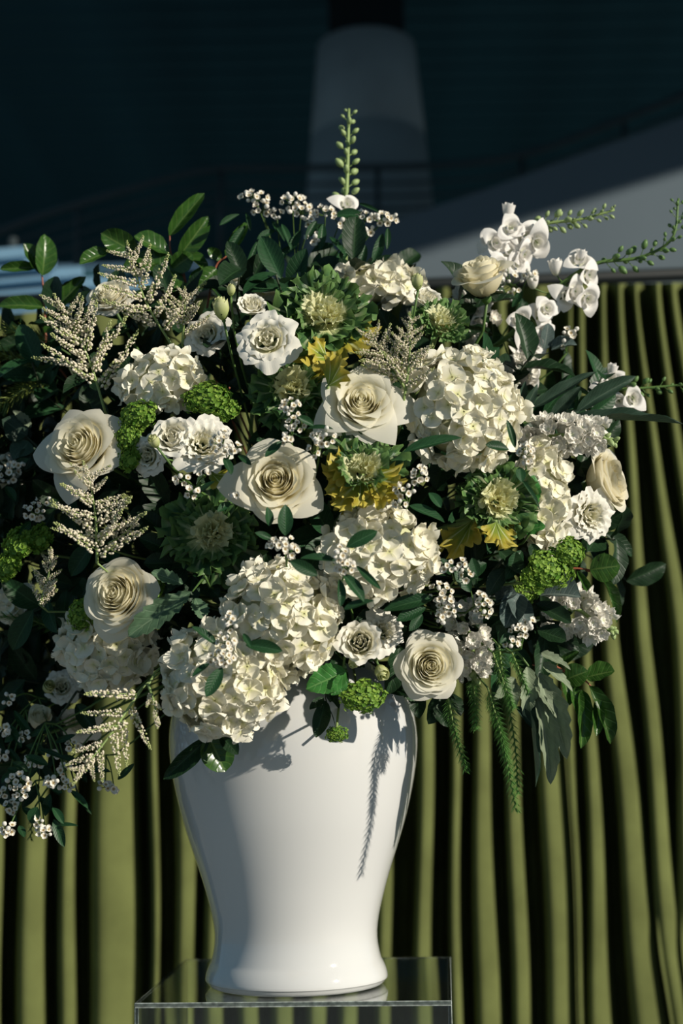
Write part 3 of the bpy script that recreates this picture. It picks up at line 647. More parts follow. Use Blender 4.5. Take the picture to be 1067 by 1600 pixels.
kale('frilly green kale with cream heart at right, beside the tall white hydrangea', 778, 780, 138, D(.1, .1, 1), dy=-.01, yellow=[(-1.4, .35)], seed=4)
kale('shaded dark kale with pale open heart below the left-hand rose', 330, 832, 138, D(-.05, .02, 1), dy=.02, yellow=[], seed=5)
kale('pale frilly kale at upper right, half behind the fine green astilbe', 690, 500, 96, D(.2, .45, .8), dy=-.01, yellow=[], seed=6, outer='kmid')
def yellow_leaf(label, px, py, tx, ty, wpx, dy=0.0, kind='kyellow', i=0, nrm=None):
    Y = shell(px, py) + dy; b, tp = P(px, py, Y), P(tx, ty, Y - .02)
    t = thing('kale_leaf', label, 'leaf', b, None, 'loose kale leaves')
    part('blade', KL[kind][i % 3], t, TR((0, 0, 0), along(tp - b, nrm or Vector((.2, -1, .3))), (wpx * mpp(Y), (tp - b).length, (tp - b).length)))
    stem_to_mouth(t, b, (b - tp).normalized() * .3 + Vector((0, .7, 0)), 'stem_pale', .0025)
yellow_leaf('yellow wavy kale leaf under the topmost kale, right of the white lisianthus', 512, 560, 482, 540, 44, -.02, i=0)
yellow_leaf('yellow-rimmed kale leaf directly above the pointed-petal rose', 512, 604, 536, 562, 58, -.03, i=0, nrm=Vector((.3, -.8, .7)))
yellow_leaf('yellow frilled kale leaf hanging at the bottom of the right-hand kale', 775, 815, 784, 858, 50, -.03, i=1, nrm=Vector((.4, -.45, .9)))
yellow_leaf('broad amber kale leaf in shade left of the right-hand kale', 738, 812, 704, 872, 60, .02, i=0, nrm=Vector((-.5, -.7, .6)))
yellow_leaf('dull yellow leaf in shade left of the open centre rose', 330, 740, 372, 757, 40, .01, i=1)
yellow_leaf('yellow-green kale leaf hanging below the middle kale', 552, 772, 536, 806, 52, .02, i=2)

# ================================================================== ASTILBE
def spike_mesh(seed, n=120, tipgreen=True):
    """one side spike of an astilbe plume along +Y, length 1: stalk and beads; returns beads, stalk"""
    rg = random.Random(seed); sv, sf = sphere_vf(1); V = []; F = []; mats = []
    crv = rg.uniform(.08, .22)
    def axis(t): return Vector((0, t, crv * t * t))
    for k in range(n):
        t = .06 + .94 * (k + rg.random()) / n; a = rg.random() * 2 * PI; rr = (.085 * (1 - t) ** .6 + .018) * rg.uniform(.5, 1.1)
        c = axis(t) + Vector((math.cos(a) * rr, rg.uniform(-.01, .01), math.sin(a) * rr)); sz = (.033 - .017 * t) * rg.uniform(.7, 1.2)
        off = len(V); V += [tuple(c + Vector(q) * sz) for q in sv]; F += [tuple(i + off for i in f) for f in sf]; mats += [1 if t > .86 or rg.random() < .12 else 0] * len(sf)
    me = mk('beads', V, F, [MT['ast'], MT['ast_green']], uv=[(0, .5)] * len(V)); me.polygons.foreach_set('material_index', mats)
    V, F = tube([axis(i / 5) for i in range(6)], [.012, .011, .01, .008, .006, .003], 5)
    return me, mk('stalk', V, F, MT['stem_pale'])
_s = [spike_mesh(50 + i) for i in range(4)]
def astilbe(label, base, tip, n, lmax, Y=None, dy=0.0, spread=50, seed=0, start=.25, stemdir=None, fine=.8):
    """plume from base to tip pixel; side spikes lmax pixels long"""
    rg = random.Random(seed); Y = shell((base[0] + tip[0]) / 2, (base[1] + tip[1]) / 2) + dy if Y is None else Y
    b, tp = P(*base, Y), P(*tip, Y - .03); m = mpp(Y); ax = (tp - b)
    side = ax.cross(Vector((0, 1, 0))).normalized(); bow = side * rg.uniform(-.06, .06) * ax.length
    pts = spline([b, b.lerp(tp, .5) + bow, tp], 16)
    t = thing('astilbe', label, 'astilbe', b, None, 'feathery astilbe plumes'); inv = t.matrix_basis.inverted()
    V, F = tube([inv @ p for p in pts], [.0018 - .0012 * i / 15 for i in range(16)], 5); part('main_stalk', mk('main_stalk', V, F, MT['stem_pale']), t)
    def spike(p, d, L_):
        nn = Vector((rg.uniform(-.3, .3), -1, rg.uniform(-.2, .5))); be, st = _s[rg.randrange(4)]
        Mx = inv @ TR(p, along(d, nn), (L_ ** .5 * .075 ** .5 * fine, L_, L_ ** .5 * .075 ** .5 * fine)); sk = part('spike', st, t, Mx); part('beads', be, sk, None, True)
    for k in range(n):
        u = start + (1 - start) * (k / n); p = pts[min(15, int(u * 15))]; sgn = 1 if k % 2 else -1
        an = math.radians(spread * rg.uniform(.7, 1.15)); d = ax.normalized() * math.cos(an) + (side * sgn * rg.uniform(.75, 1) + Vector((0, -1, 0)) * rg.uniform(-.5, .6)).normalized() * math.sin(an)
        spike(p, d, lmax * m * (1.05 - .75 * (u - start) / (1 - start)) * rg.uniform(.8, 1.1))
    spike(pts[11], tp - pts[11], (tp - pts[11]).length * 1.25)
    bd = (b - pts[2]).normalized()
    stem_to_mouth(t, b, bd * .4 + Vector((0, .5, 0)), 'stem_pale', .0014)
astilbe('cream astilbe plume fanning up at the far left, left of the shaded rose', (165, 645), (92, 470), 14, 116, Y=-.17, spread=52, seed=1)
astilbe('cream astilbe plume with long spikes rising at upper left beside the red stems', (272, 545), (200, 388), 12, 100, Y=-.17, spread=58, seed=2)
astilbe('short cream astilbe spray right of the tall upper left plume', (285, 540), (290, 452), 8, 62, Y=-.18, spread=50, seed=12)
astilbe('cream astilbe plume spread like a star below the left-hand rose', (152, 880), (136, 728), 16, 98, Y=-.25, spread=72, seed=3, start=.1)
astilbe('small cream astilbe tuft right of the star-shaped plume', (170, 850), (215, 812), 7, 42, Y=-.24, spread=60, seed=14, start=.1)
astilbe('fine yellowish astilbe tuft at the left edge over the lime clusters', (62, 945), (82, 858), 12, 46, Y=-.16, spread=50, seed=4, start=.05)
astilbe('cream astilbe plume hanging point-down at lower left against the curtain', (222, 1075), (118, 1218), 11, 88, Y=-.27, spread=58, seed=5, start=.12)
astilbe('single hanging astilbe spike beside the lowest hydrangea', (232, 1070), (246, 1138), 4, 34, Y=-.28, spread=25, seed=6)
astilbe('fine greenish astilbe plume right of the topmost kale', (640, 620), (575, 520), 14, 80, Y=-.27, spread=55, seed=7, fine=.75)
astilbe('fine greenish astilbe plume in front of the upper hydrangea, left part', (630, 630), (640, 495), 13, 66, Y=-.28, spread=55, seed=8, fine=.75)

# ================================================================== TINY WHITE WAX BLOSSOMS
def wax_mesh(seed):
    me = floret_mesh('blossom', MT['wax'], seed, n=5, cup=.32, wob=.03, nu=4, nv=5, wfac=.52)
    return me
WX = [wax_mesh(s) for s in (71, 72, 73)]
sv, sf = sphere_vf(2); WBUD = mk('bud', sv * np.array([.62, .62, .75]), sf, MT['stock'], uv=[(0, .8)] * len(sv))
def wax(label, clusters, leaves=(), Y=None, dy=0.0, seed=0, size=6.1, stem=None, kind='ruscus', shade=0, bm=.72, lw=1.0):
    """clusters: (px, py, rx, ry, n); leaves: (base px, base py, tip px, tip py, width)"""
    rg = random.Random(seed); cx = sum(c[0] for c in clusters) / len(clusters); cy = sum(c[1] for c in clusters) / len(clusters)
    Y = shell(cx, cy) - .055 + dy if Y is None else Y
    m = mpp(Y); base = P(*(stem or (cx, cy + 25)), Y + .05)
    t = thing('waxflower_sprig', label, 'blossom sprig', base, None, 'sprigs of tiny white waxy blossoms'); inv = t.matrix_basis.inverted(); SV = []; SF = []
    for (x, y, rx, ry, n) in clusters:
        c = P(x, y, Y); ss = spline([base, base.lerp(c, .5) + Vector((0, .01, .006)), c + Vector((0, .012, 0))], 8)
        v_, f_ = tube([inv @ p for p in ss], .0010, 4); o_ = len(SV); SV += v_; SF += [tuple(i + o_ for i in f) for f in f_]
        pts = []
        for k in range(n):
            for _ in range(12):
                a = rg.random() * 2 * PI; q = math.sqrt(rg.random()); p = (x + rx * q * math.cos(a), y + ry * q * math.sin(a))
                if all((p[0] - r[0]) ** 2 + (p[1] - r[1]) ** 2 > (size * 1.25) ** 2 for r in pts): break
            pts.append(p); zq = 1 - q * q
            w_ = P(p[0], p[1], Y - .016 * zq - rg.random() * .006); dr = Vector((math.cos(a) * q * .9 + rg.uniform(-.3, .3), -1, -math.sin(a) * q * .9 + rg.uniform(-.1, .4)))
            s_ = size * m * rg.uniform(.75, 1.1)
            part('blossom' if rg.random() < bm else 'bud', WX[rg.randrange(3)] if rg.random() < bm else WBUD, t, inv @ TR(w_, frame(dr, rg.random() * 6), s_))
            v_, f_ = tube([inv @ (c + Vector((0, .014, -.002))), inv @ (w_ - dr.normalized() * s_ * .1)], .0006, 3, False); o_ = len(SV); SV += v_; SF += [tuple(i + o_ for i in f) for f in f_]
    part('twigs', mk('twigs', SV, SF, MT['stem']), t, None, True)
    for l in leaves:
        put_leaf(t, P(l[0], l[1], Y - .004), P(l[2], l[3], Y - .012), l[4] * m * lw, kind)
    stem_to_mouth(t, base, Vector((0, .8, -.3)), 'stem', .0013)
wax('spray of tiny white blossoms at the top left of the crown, with narrow leaves', [(398, 307, 22, 9, 12), (408, 325, 16, 10, 8), (432, 335, 10, 8, 5)], [(374, 335, 343, 351, 10), (384, 332, 392, 358, 8), (404, 375, 384, 417, 12), (384, 352, 353, 396, 16), (430, 360, 402, 372, 14), (425, 345, 445, 375, 14)], Y=-.06, lw=.8, seed=1, stem=(440, 430))
wax('spray of tiny white blossoms leaning left of the tall green flower spike', [(456, 312, 18, 10, 11), (470, 328, 20, 12, 11), (484, 345, 10, 8, 4)], [(440, 350, 455, 390, 18), (470, 360, 450, 395, 16), (480, 370, 505, 350, 18), (465, 400, 475, 440, 20), (450, 385, 430, 420, 16), (486, 395, 520, 380, 16)], Y=-.07, lw=.8, seed=2, stem=(462, 430))
wax('spray of tiny white blossoms under the foot of the tall green spike', [(508, 330, 18, 9, 9), (530, 345, 14, 9, 6), (490, 372, 12, 10, 6), (545, 370, 8, 6, 3)], [(522, 338, 566, 332, 22), (560, 318, 594, 331, 10), (505, 350, 500, 390, 18), (515, 370, 540, 400, 18), (500, 395, 485, 435, 18), (520, 400, 548, 420, 16), (495, 345, 478, 372, 14)], Y=-.08, lw=.8, seed=3, stem=(505, 430))
wax('spray of tiny white blossoms reaching right, above the top hydrangea', [(600, 340, 22, 10, 14), (572, 338, 16, 8, 7), (578, 360, 10, 7, 4)], [(580, 357, 553, 385, 15), (571, 383, 560, 427, 17), (598, 365, 584, 413, 20), (606, 356, 605, 388, 13), (555, 360, 528, 372, 16), (548, 385, 520, 420, 16), (560, 350, 540, 340, 16)], Y=-.08, lw=.8, seed=4, stem=(540, 420))
wax('drooping tiny white blossoms below the green kale with cream heart', [(455, 636, 16, 14, 12), (462, 664, 16, 12, 8), (448, 685, 14, 9, 6)], [(480, 670, 520, 668, 12), (440, 690, 415, 712, 14)], seed=5, dy=-.01)
wax('tiny white blossoms between the yellow-edged kale and the open centre rose', [(506, 682, 18, 15, 13), (490, 705, 8, 12, 4)], [(490, 665, 466, 650, 12)], seed=6, dy=-.015)
wax('tiny white blossoms right of the frilled lisianthus, above the open centre rose', [(346, 690, 15, 18, 14), (365, 700, 10, 8, 5)], [(350, 715, 362, 740, 16), (372, 712, 392, 724, 10)], seed=7)
wax('tiny white blossoms on a dark sprig over the shaded dark kale', [(285, 748, 18, 7, 7), (300, 768, 10, 8, 6), (318, 740, 8, 6, 3)], [(310, 770, 335, 752, 12)], seed=8)
wax('tiny white blossoms tucked under the open centre rose on its left', [(372, 772, 16, 10, 9)], [(360, 785, 340, 798, 12)], seed=9, dy=.02)
wax('tiny white blossoms right of the yellow-edged kale', [(655, 742, 13, 14, 12), (632, 765, 16, 12, 9), (625, 785, 10, 6, 3)], [(640, 790, 695, 815, 26), (670, 770, 690, 790, 16), (631, 706, 720, 680, 22)], seed=10)
wax('tiny white blossoms under two upright leaves below the open centre rose', [(440, 850, 22, 13, 16), (455, 862, 10, 8, 5)], [(446, 837, 446, 789, 24), (421, 822, 419, 793, 16), (425, 842, 400, 832, 12)], seed=11, dy=-.02)
wax('tiny white blossoms with six leaves lying between the two middle hydrangeas', [(533, 868, 12, 14, 10), (540, 886, 16, 10, 9)], [(541, 855, 588, 829, 22), (496, 899, 454, 876, 20), (524, 876, 471, 868, 17), (557, 884, 595, 921, 12), (537, 897, 570, 938, 22), (530, 905, 535, 946, 13), (537, 952, 584, 938, 18)], seed=12, dy=-.05)
wax('tiny white blossoms with three dark leaves lying on the lowest hydrangea', [(360, 972, 10, 16, 8), (352, 1002, 16, 14, 11), (346, 1028, 22, 12, 12)], [(339, 1008, 302, 977, 16), (384, 1008, 440, 1014, 20), (327, 1037, 300, 1055, 12), (347, 1043, 322, 1088, 22), (380, 990, 392, 1010, 10)], seed=13, dy=-.055)
wax('tiny white blossoms above the lowest white rose', [(690, 925, 20, 14, 14), (703, 950, 18, 16, 12), (690, 965, 10, 10, 5)], [(677, 934, 600, 950, 26), (665, 950, 620, 968, 20), (660, 960, 640, 985, 16)], seed=14, dy=.02)
wax('tiny white blossoms left of the grey eucalyptus leaves', [(755, 945, 14, 20, 15), (728, 900, 10, 14, 7)], [(745, 900, 738, 872, 16), (735, 925, 712, 885, 22)], seed=15, dy=.02)
wax('tiny white blossoms near the amber kale leaf', [(700, 885, 14, 9, 8), (720, 880, 8, 6, 3)], [(712, 895, 690, 872, 12)], seed=16, dy=-.01)
wax('tiny white blossom tuft right of the largest hydrangea, under a curved leaf', [(822, 708, 12, 18, 14)], [(795, 703, 759, 694, 16), (805, 700, 793, 656, 12), (812, 730, 815, 752, 16), (815, 750, 845, 798, 12)], seed=17, dy=-.05)
wax('tiny white blossoms below the eucalyptus, above the silver leaves', [(815, 985, 18, 10, 10), (800, 1005, 14, 10, 8), (828, 975, 8, 8, 4)], [(800, 990, 782, 1004, 14)], seed=18, dy=-.0)
wax('sprig of tiny white buds behind the upper right rose', [(800, 440, 20, 30, 14), (830, 430, 12, 12, 6)], [(790, 470, 775, 440, 12), (800, 480, 815, 450, 12)], seed=19, Y=-.07, bm=.5)
wax('tiny white buds beside the grey leaf at upper right', [(890, 518, 16, 9, 8), (880, 535, 8, 8, 3)], [(862, 548, 900, 535, 24), (850, 545, 858, 505, 24)], seed=20, Y=-.06, bm=.5, kind='euca')
wax('shaded tiny white blossoms at the left edge, below the bluish leaves', [(14, 740, 16, 14, 9), (28, 725, 12, 6, 5)], [(20, 735, 42, 715, 14), (8, 760, 25, 780, 14)], seed=21, Y=-.07)
wax('shaded tiny white blossoms at left, between rose and lime clusters', [(52, 800, 16, 14, 10), (68, 782, 10, 8, 4)], [(48, 815, 30, 835, 14)], seed=22, Y=-.12)
wax('tiny white blossoms on a branch trailing down at far lower left', [(85, 1222, 16, 10, 10), (105, 1228, 8, 8, 4), (28, 1220, 18, 14, 10), (35, 1240, 16, 10, 7)], [(75, 1195, 40, 1180, 14), (62, 1170, 110, 1190, 10), (110, 1235, 138, 1262, 12), (45, 1205, 20, 1190, 12)], seed=23, Y=-.15, stem=(70, 1130))
wax('lowest tiny white blossoms at the end of the left trailing branch', [(10, 1296, 14, 10, 8), (68, 1302, 12, 10, 8), (60, 1285, 10, 8, 4)], [(84, 1280, 100, 1322, 16), (48, 1286, 58, 1262, 20), (82, 1262, 100, 1285, 12), (88, 1290, 122, 1290, 10), (30, 1290, 38, 1308, 12)], seed=24, Y=-.14, stem=(55, 1220))
wax('tiny white blossoms under the hanging astilbe, with an oval leaf', [(162, 1228, 10, 6, 6), (176, 1232, 5, 5, 3)], [(130, 1204, 172, 1204, 14), (184, 1218, 208, 1194, 10)], seed=25, Y=-.08, stem=(165, 1180))
wax('shaded tiny white blossoms at far left above the trailing branch', [(10, 1140, 12, 10, 7), (82, 1180, 10, 8, 5), (12, 1092, 12, 10, 5)], [(22, 1110, 50, 1150, 12), (10, 1130, 35, 1165, 10), (40, 1165, 70, 1172, 10)], seed=26, Y=-.06, stem=(60, 1090))

wax('leafy twig with scattered shaded white buds crossing the left trailing branch', [(50, 1192, 14, 10, 7), (112, 1165, 10, 8, 5), (18, 1262, 12, 10, 6), (100, 1202, 8, 8, 4)], [(60, 1200, 30, 1222, 12), (70, 1215, 96, 1238, 14), (95, 1180, 128, 1196, 10), (50, 1230, 24, 1252, 14), (60, 1246, 84, 1268, 14), (40, 1210, 12, 1200, 12), (85, 1160, 118, 1148, 10), (35, 1262, 60, 1280, 12), (70, 1180, 52, 1160, 12), (78, 1240, 70, 1275, 13)], Y=-.10, seed=27, stem=(80, 1130))
wax('dim twig of white buds and narrow leaves at the very left edge above the curtain', [(6, 1180, 8, 10, 5), (40, 1150, 10, 8, 4), (4, 1240, 8, 10, 5)], [(14, 1170, 34, 1196, 10), (20, 1205, 2, 1222, 12), (14, 1215, 30, 1245, 12), (28, 1140, 8, 1160, 12), (46, 1150, 70, 1140, 10), (10, 1255, 26, 1285, 10)], Y=-.06, seed=28, stem=(40, 1110))

# ================================================================== GREEN VIBURNUM
def vib_mesh(seed, n=320, fl=.125, flat=.7):
    rg = random.Random(seed); base = floret_mesh('v', MT['vib'], seed, n=5, cup=.3, nu=3, nv=3, wfac=.5)
    bv = np.array([v.co[:] for v in base.vertices]); bf = [tuple(p.vertices) for p in base.polygons]; V = []; F = []; UV = []
    ga = PI * (3 - math.sqrt(5))
    for k in range(n):
        z = 1 - (k + .5) / n * 1.35; r = math.sqrt(max(0, 1 - z * z)); u = Vector((r * math.cos(ga * k), r * math.sin(ga * k), z))
        lump = .86 + .14 * math.sin(u.x * 7 + seed) * math.sin(u.y * 7 + 1); c = Vector((u.x, u.y, u.z * flat)) * lump * rg.uniform(.80, 1.10)
        R3 = np.array(frame(u + Vector((rg.uniform(-1, 1), rg.uniform(-1, 1), rg.uniform(-1, 1))) * .4, rg.random() * 6)); o_ = len(V)
        V += [tuple(q) for q in (bv @ R3.T) * fl * rg.uniform(.7, 1.25) + np.array(c)]; F += [tuple(i + o_ for i in f) for f in bf]; UV += [(0, rg.random() * .9)] * len(bv)
    bpy.data.meshes.remove(base); return mk('florets', V, F, MT['vib'], UV)
VM = [vib_mesh(81), vib_mesh(82, 340, .12), vib_mesh(83, 130, .24)]
VC = mk('flower_core', hv_ * .8, hf_, plain('viburnum_core', (.05, .12, .02), .8))
def viburnum(label, clusters, dr=None, dy=0.0, Y=None, var=0):
    x0, y0 = clusters[0][:2]; Y = shell(x0, y0) + dy if Y is None else Y; m = mpp(Y); loc = P(x0, y0, Y)
    t = thing('viburnum', label, 'viburnum', loc, None, 'lime green viburnum clusters'); dr = dr or facing(x0, y0)
    for i, (x, y, rx, ry) in enumerate(clusters):
        c = P(x, y, Y) - loc; R3 = frame(dr, 0.0)
        h_ = part('flower_head', VC, t, TR(c, R3, (rx * m * .66, ry * m * .66, min(rx, ry) * m * .5)))
        part('florets', VM[(var + i) % 3 if var < 2 else 2], h_, TR((0, 0, 0), None, 1 / .70), True)
    stem_to_mouth(t, loc - dr * .02, -dr, 'stem_pale', .0018)
viburnum('fine green viburnum clusters just right of the left-hand rose', [(215, 650, 36, 30), (200, 682, 24, 28), (202, 715, 22, 26)], dy=-.0)
viburnum('fine green viburnum clusters between upper left hydrangea and kale', [(322, 622, 44, 32), (352, 640, 26, 22)], dy=.01, var=1)
viburnum('bright lime viburnum with two rounded lobes under the right-hand kale', [(860, 888, 44, 38), (890, 862, 28, 28), (835, 905, 28, 26)], D(.35, .3, 1), dy=-.06)
viburnum('green viburnum head hanging over the rim of the vase', [(566, 1088, 40, 30)], D(.05, .2, 1), dy=-.05, var=1)
viburnum('tiny green viburnum sprig drooping in front of the vase', [(526, 1147, 20, 15)], D(.0, -.3, 1), Y=-.2, var=0)
viburnum('coarse yellow-lime viburnum cluster at the left edge', [(30, 850, 34, 30), (62, 842, 26, 26), (12, 885, 26, 26)], D(-.5, .2, .8), Y=-.12, var=2)
viburnum('dark green viburnum cluster peeping out under the lower left rose', [(128, 960, 26, 30), (170, 985, 26, 16)], D(-.2, .0, 1), Y=-.17)
viburnum('green viburnum cluster behind the lower left rose on its right', [(236, 918, 22, 26)], D(.1, .2, 1), Y=-.2, var=1)
viburnum('pale green viburnum cluster left of the eucalyptus leaves', [(820, 925, 24, 22)], D(.2, .1, 1), Y=-.16, var=0)

# ================================================================== LARKSPUR SPIKES
LKB = rose_petals(94, [(3, .3, .6, .0, 200), (3, .5, .5, .02, 170)], MT['delph'], zb=-.6)
LKO = [rose_petals(95 + q, [(3, .40, .28, .03, 150), (3, .86, .10, .15, 138)], MT['delph'], zb=-.45, tip=.14, nu=13, nv=9) for q in range(2)]
sv, sf = sphere_vf(2)
def bud_v(s): v = sv * np.array([.62, .62, 1.0]); v[:, 0:2] *= (1 - .25 * np.clip(v[:, 2:3], 0, 1)); return v
BUDG, BUDP = mk('bud', bud_v(0), sf, MT['bud']), mk('bud', bud_v(0), sf, MT['bud_pale'])
def larkspur(label, path, blossoms, nb, b0, Y, bs=9, fr=20, seed=0, pale=False, sr=.0024, ped=13, closed=()):
    rg = random.Random(seed); pts = spline([P(x, y, Y + q) for x, y, q in path], 40); m = mpp(Y)
    t = thing('larkspur', label, 'larkspur', pts[0], None, 'white larkspur spikes'); inv = t.matrix_basis.inverted()
    V, F = tube([inv @ p for p in pts], [sr * (1 - .6 * i / 39) for i in range(40)], 7); part('stem', mk('stem', V, F, MT['stem_pale' if pale else 'stem']), t)
    SV = []; SF = []
    def twig(a, b, r):
        v_, f_ = tube([inv @ a, inv @ a.lerp(b, .5) + Vector((0, 0, -.001)), inv @ b], r, 5, False); o_ = len(SV); SV.extend(v_); SF.extend(tuple(i + o_ for i in f) for f in f_)
    for (x, y, s) in blossoms:
        c = P(x, y, Y - .012 - rg.random() * .012); near = min(pts, key=lambda p: (p - c).length); dr = (c - near).normalized() * .8 + Vector((rg.uniform(-.1, .8), -.8, rg.uniform(-.1, .6)))
        pk = LKO[rg.randrange(2)]; o = part('blossom', pk[0], t, inv @ TR(c, frame(dr, rg.random() * 6), (s * m, s * m * rg.uniform(.75, 1), s * m))); twig(near, c, .0008)
        for q in pk[1:]: part('petal', q, o)
    for (x, y, s, dx, dz) in closed:
        c = P(x, y, Y - .012); near = min(pts, key=lambda p: (p - c).length); o = part('blossom', LKB[0], t, inv @ TR(c, frame(D(dx, dz, .35)), s * m)); twig(near, c - D(dx, dz, .35) * s * m * .5, .0008)
        for q in LKB[1:]: part('petal', q, o)
    for k in range(nb):
        u = b0 + (1 - b0) * (k + .5) / nb; i = min(38, int(u * 39)); p = pts[i]; tg = (pts[i + 1] - pts[i]).normalized(); sh = 1 - .5 * (u - b0) / (1 - b0)
        a = k * 2.4 + rg.uniform(-.4, .4); x_ = tg.orthogonal().normalized(); y_ = tg.cross(x_); d = (x_ * math.cos(a) + y_ * math.sin(a) + tg * .75).normalized()
        c = p + d * (ped * sh + 3) * m; twig(p, c, .0006 * (.6 + .4 * sh)); s_ = bs * m * sh * rg.uniform(.6, 1.2)
        part('bud', BUDP if pale else BUDG, t, inv @ TR(c + d * s_ * .6, frame(d), s_))
    part('pedicels', mk('pedicels', SV, SF, MT['stem_pale' if pale else 'stem']), t, None, True)
    stem_to_mouth(t, pts[0], (pts[0] - pts[3]).normalized() * .8 + Vector((0, .3, 0)), 'stem', sr)
larkspur('tall pale green budded larkspur spike standing above everything at the top', [(538, 420, .02), (540, 330, 0), (543, 250, 0), (545, 170, 0)], [(543, 318, 18)], 25, .36, -.02, bs=10, seed=1, pale=True, sr=.0042, ped=13)
larkspur('white larkspur with a short budded tip reaching right above the side-on rose', [(745, 520, .05), (775, 410, .02), (805, 370, 0), (850, 350, 0), (905, 343, 0), (960, 328, 0)], [(775, 380, 22), (800, 356, 21), (824, 370, 24), (840, 380, 21), (820, 398, 20), (766, 372, 20), (795, 390, 21), (782, 416, 19), (808, 412, 17), (770, 440, 18), (760, 462, 20), (738, 478, 20)], 28, .55, -.05, bs=8.5, seed=2, pale=True, sr=.0034, closed=[(794, 330, 21, .1, 1)])
larkspur('white larkspur arching to the right edge with a long dark budded tip', [(745, 560, .05), (800, 520, .02), (870, 450, 0), (930, 412, 0), (1000, 402, 0), (1050, 372, -.01), (1060, 310, -.01)], [(905, 405, 22), (922, 430, 20), (900, 456, 22), (920, 468, 20), (848, 492, 20), (855, 482, 18), (812, 498, 20), (826, 540, 22), (840, 535, 18), (832, 560, 18), (815, 575, 18), (885, 463, 18), (830, 590, 18), (806, 600, 20), (850, 520, 16)], 36, .52, -.05, bs=8.5, seed=3, sr=.0036, ped=16, closed=[(868, 418, 22, -.1, 1), (832, 440, 20, -.1, 1), (908, 400, 17, .1, 1)])
larkspur('white larkspur pointing right at mid height, over the long grey leaves', [(830, 650, .05), (900, 625, .02), (960, 610, 0), (1010, 606, 0), (1085, 600, 0)], [(955, 592, 20), (990, 622, 18), (968, 628, 16), (940, 640, 18), (945, 605, 16), (925, 660, 18)], 18, .55, -.05, bs=8, seed=4, closed=[(956, 578, 17, .2, .9), (1063, 530, 1, 0, 1)][:1], sr=.003)

# ================================================================== STOCK
SK = [floret_mesh('floret', MT['stock'], 100 + s, n=7, cup=.5, wob=.16, nu=5, nv=5, wfac=.42) for s in range(4)]
def stock(label, path, n, rad, Y, fl=14, tipb=0, seed=0):
    rg = random.Random(seed); pts = spline([P(x, y, Y + q) for x, y, q in path], 20); m = mpp(Y)
    t = thing('stock', label, 'stock', pts[0], None, 'white stock flowers'); inv = t.matrix_basis.inverted()
    V, F = tube([inv @ p for p in pts], .0022, 6); part('stem', mk('stem', V, F, MT['stem_pale']), t)
    for k in range(n):
        u = (k + .5) / n * (.8 if tipb else 1.0); i = min(18, int(u * 19)); tg = (pts[i + 1] - pts[i]).normalized(); x_ = tg.orthogonal().normalized(); y_ = tg.cross(x_); a = k * 2.4
        d = (x_ * math.cos(a) + y_ * math.sin(a) + tg * .3).normalized(); c = pts[i] + d * rad * m * rg.uniform(.75, 1.05) * (1 - .4 * u)
        f = part('floret', SK[rg.randrange(4)], t, inv @ TR(c, frame(d + Vector((0, -.3, 0)), rg.random() * 6), fl * m * rg.uniform(.85, 1.15)))
        part('inner_petals', SK[rg.randrange(4)], f, TR((0, 0, .18), Matrix.Rotation(.5, 3, 'Z'), .62))
    for k in range(tipb):
        u = .78 + .22 * (k + .5) / tipb; i = min(18, int(u * 19)); tg = (pts[i + 1] - pts[i]).normalized(); x_ = tg.orthogonal().normalized(); y_ = tg.cross(x_); a = k * 2.4
        d = (x_ * math.cos(a) + y_ * math.sin(a) + tg * .8).normalized(); part('bud', BUDP, t, inv @ TR(pts[i] + d * 8 * m, frame(d), 7 * m * rg.uniform(.7, 1.1)))
    stem_to_mouth(t, pts[0], (pts[0] - pts[3]).normalized() * .5 + Vector((0, .5, 0)), 'stem_pale', .0022)
stock('white stock flower leaning right under the long grey leaves', [(820, 685, .03), (870, 680, 0), (920, 680, 0), (965, 690, 0)], 40, 30, -.18, 15, 8, seed=1)
stock('white stock flower at lower right with a green budded tip', [(868, 962, .03), (900, 952, 0), (930, 972, 0), (962, 990, 0)], 32, 34, -.13, 14, 16, seed=2)
stock('white stock flower behind the lowest rose on its right', [(715, 950, .03), (735, 995, 0), (740, 1035, 0), (742, 1072, 0)], 38, 28, -.165, 13, 4, seed=3)
stock('white stock florets behind the upper right rose, below the larkspur', [(760, 520, .03), (735, 480, 0), (720, 470, 0)], 14, 30, -.05, 15, 0, seed=4)
stock('white stock florets tucked behind the largest hydrangea on its right', [(790, 620, .05), (810, 590, 0), (818, 560, 0)], 16, 24, -.07, 15, 0, seed=5)

# ================================================================== NAMED LEAFY STEMS
def sprig(name, label, cat, stems, leaves, Y, kind, group=None, stemmat='stem', r=.0016, lw=1.0, to=True):
    """stems: lists of pixels; leaves: (base, tip, width[, kind[, depth at the tip[, normal]]])"""
    b = P(*stems[0][0][:2], Y); t = thing(name, label, cat, b, None, group); inv = t.matrix_basis.inverted(); m = mpp(Y)
    for st in stems:
        pts = spline([P(x, y, Y + .004) for x, y in st], 14); V, F = tube([inv @ p for p in pts], [r * (1.1 - .6 * i / 13) for i in range(14)], 6); part('stem', mk('stem', V, F, MT[stemmat]), t)
    for l in leaves:
        k2 = l[5] if len(l) > 5 and l[5] else kind; q = l[6] if len(l) > 6 else -.012; nr = l[7] if len(l) > 7 else None
        put_leaf(t, P(l[0], l[1], Y), P(l[2], l[3], Y + q), l[4] * m * lw, k2, nr)
    if to: stem_to_mouth(t, b, Vector((0, .6, -.4)), stemmat, r)
    return t
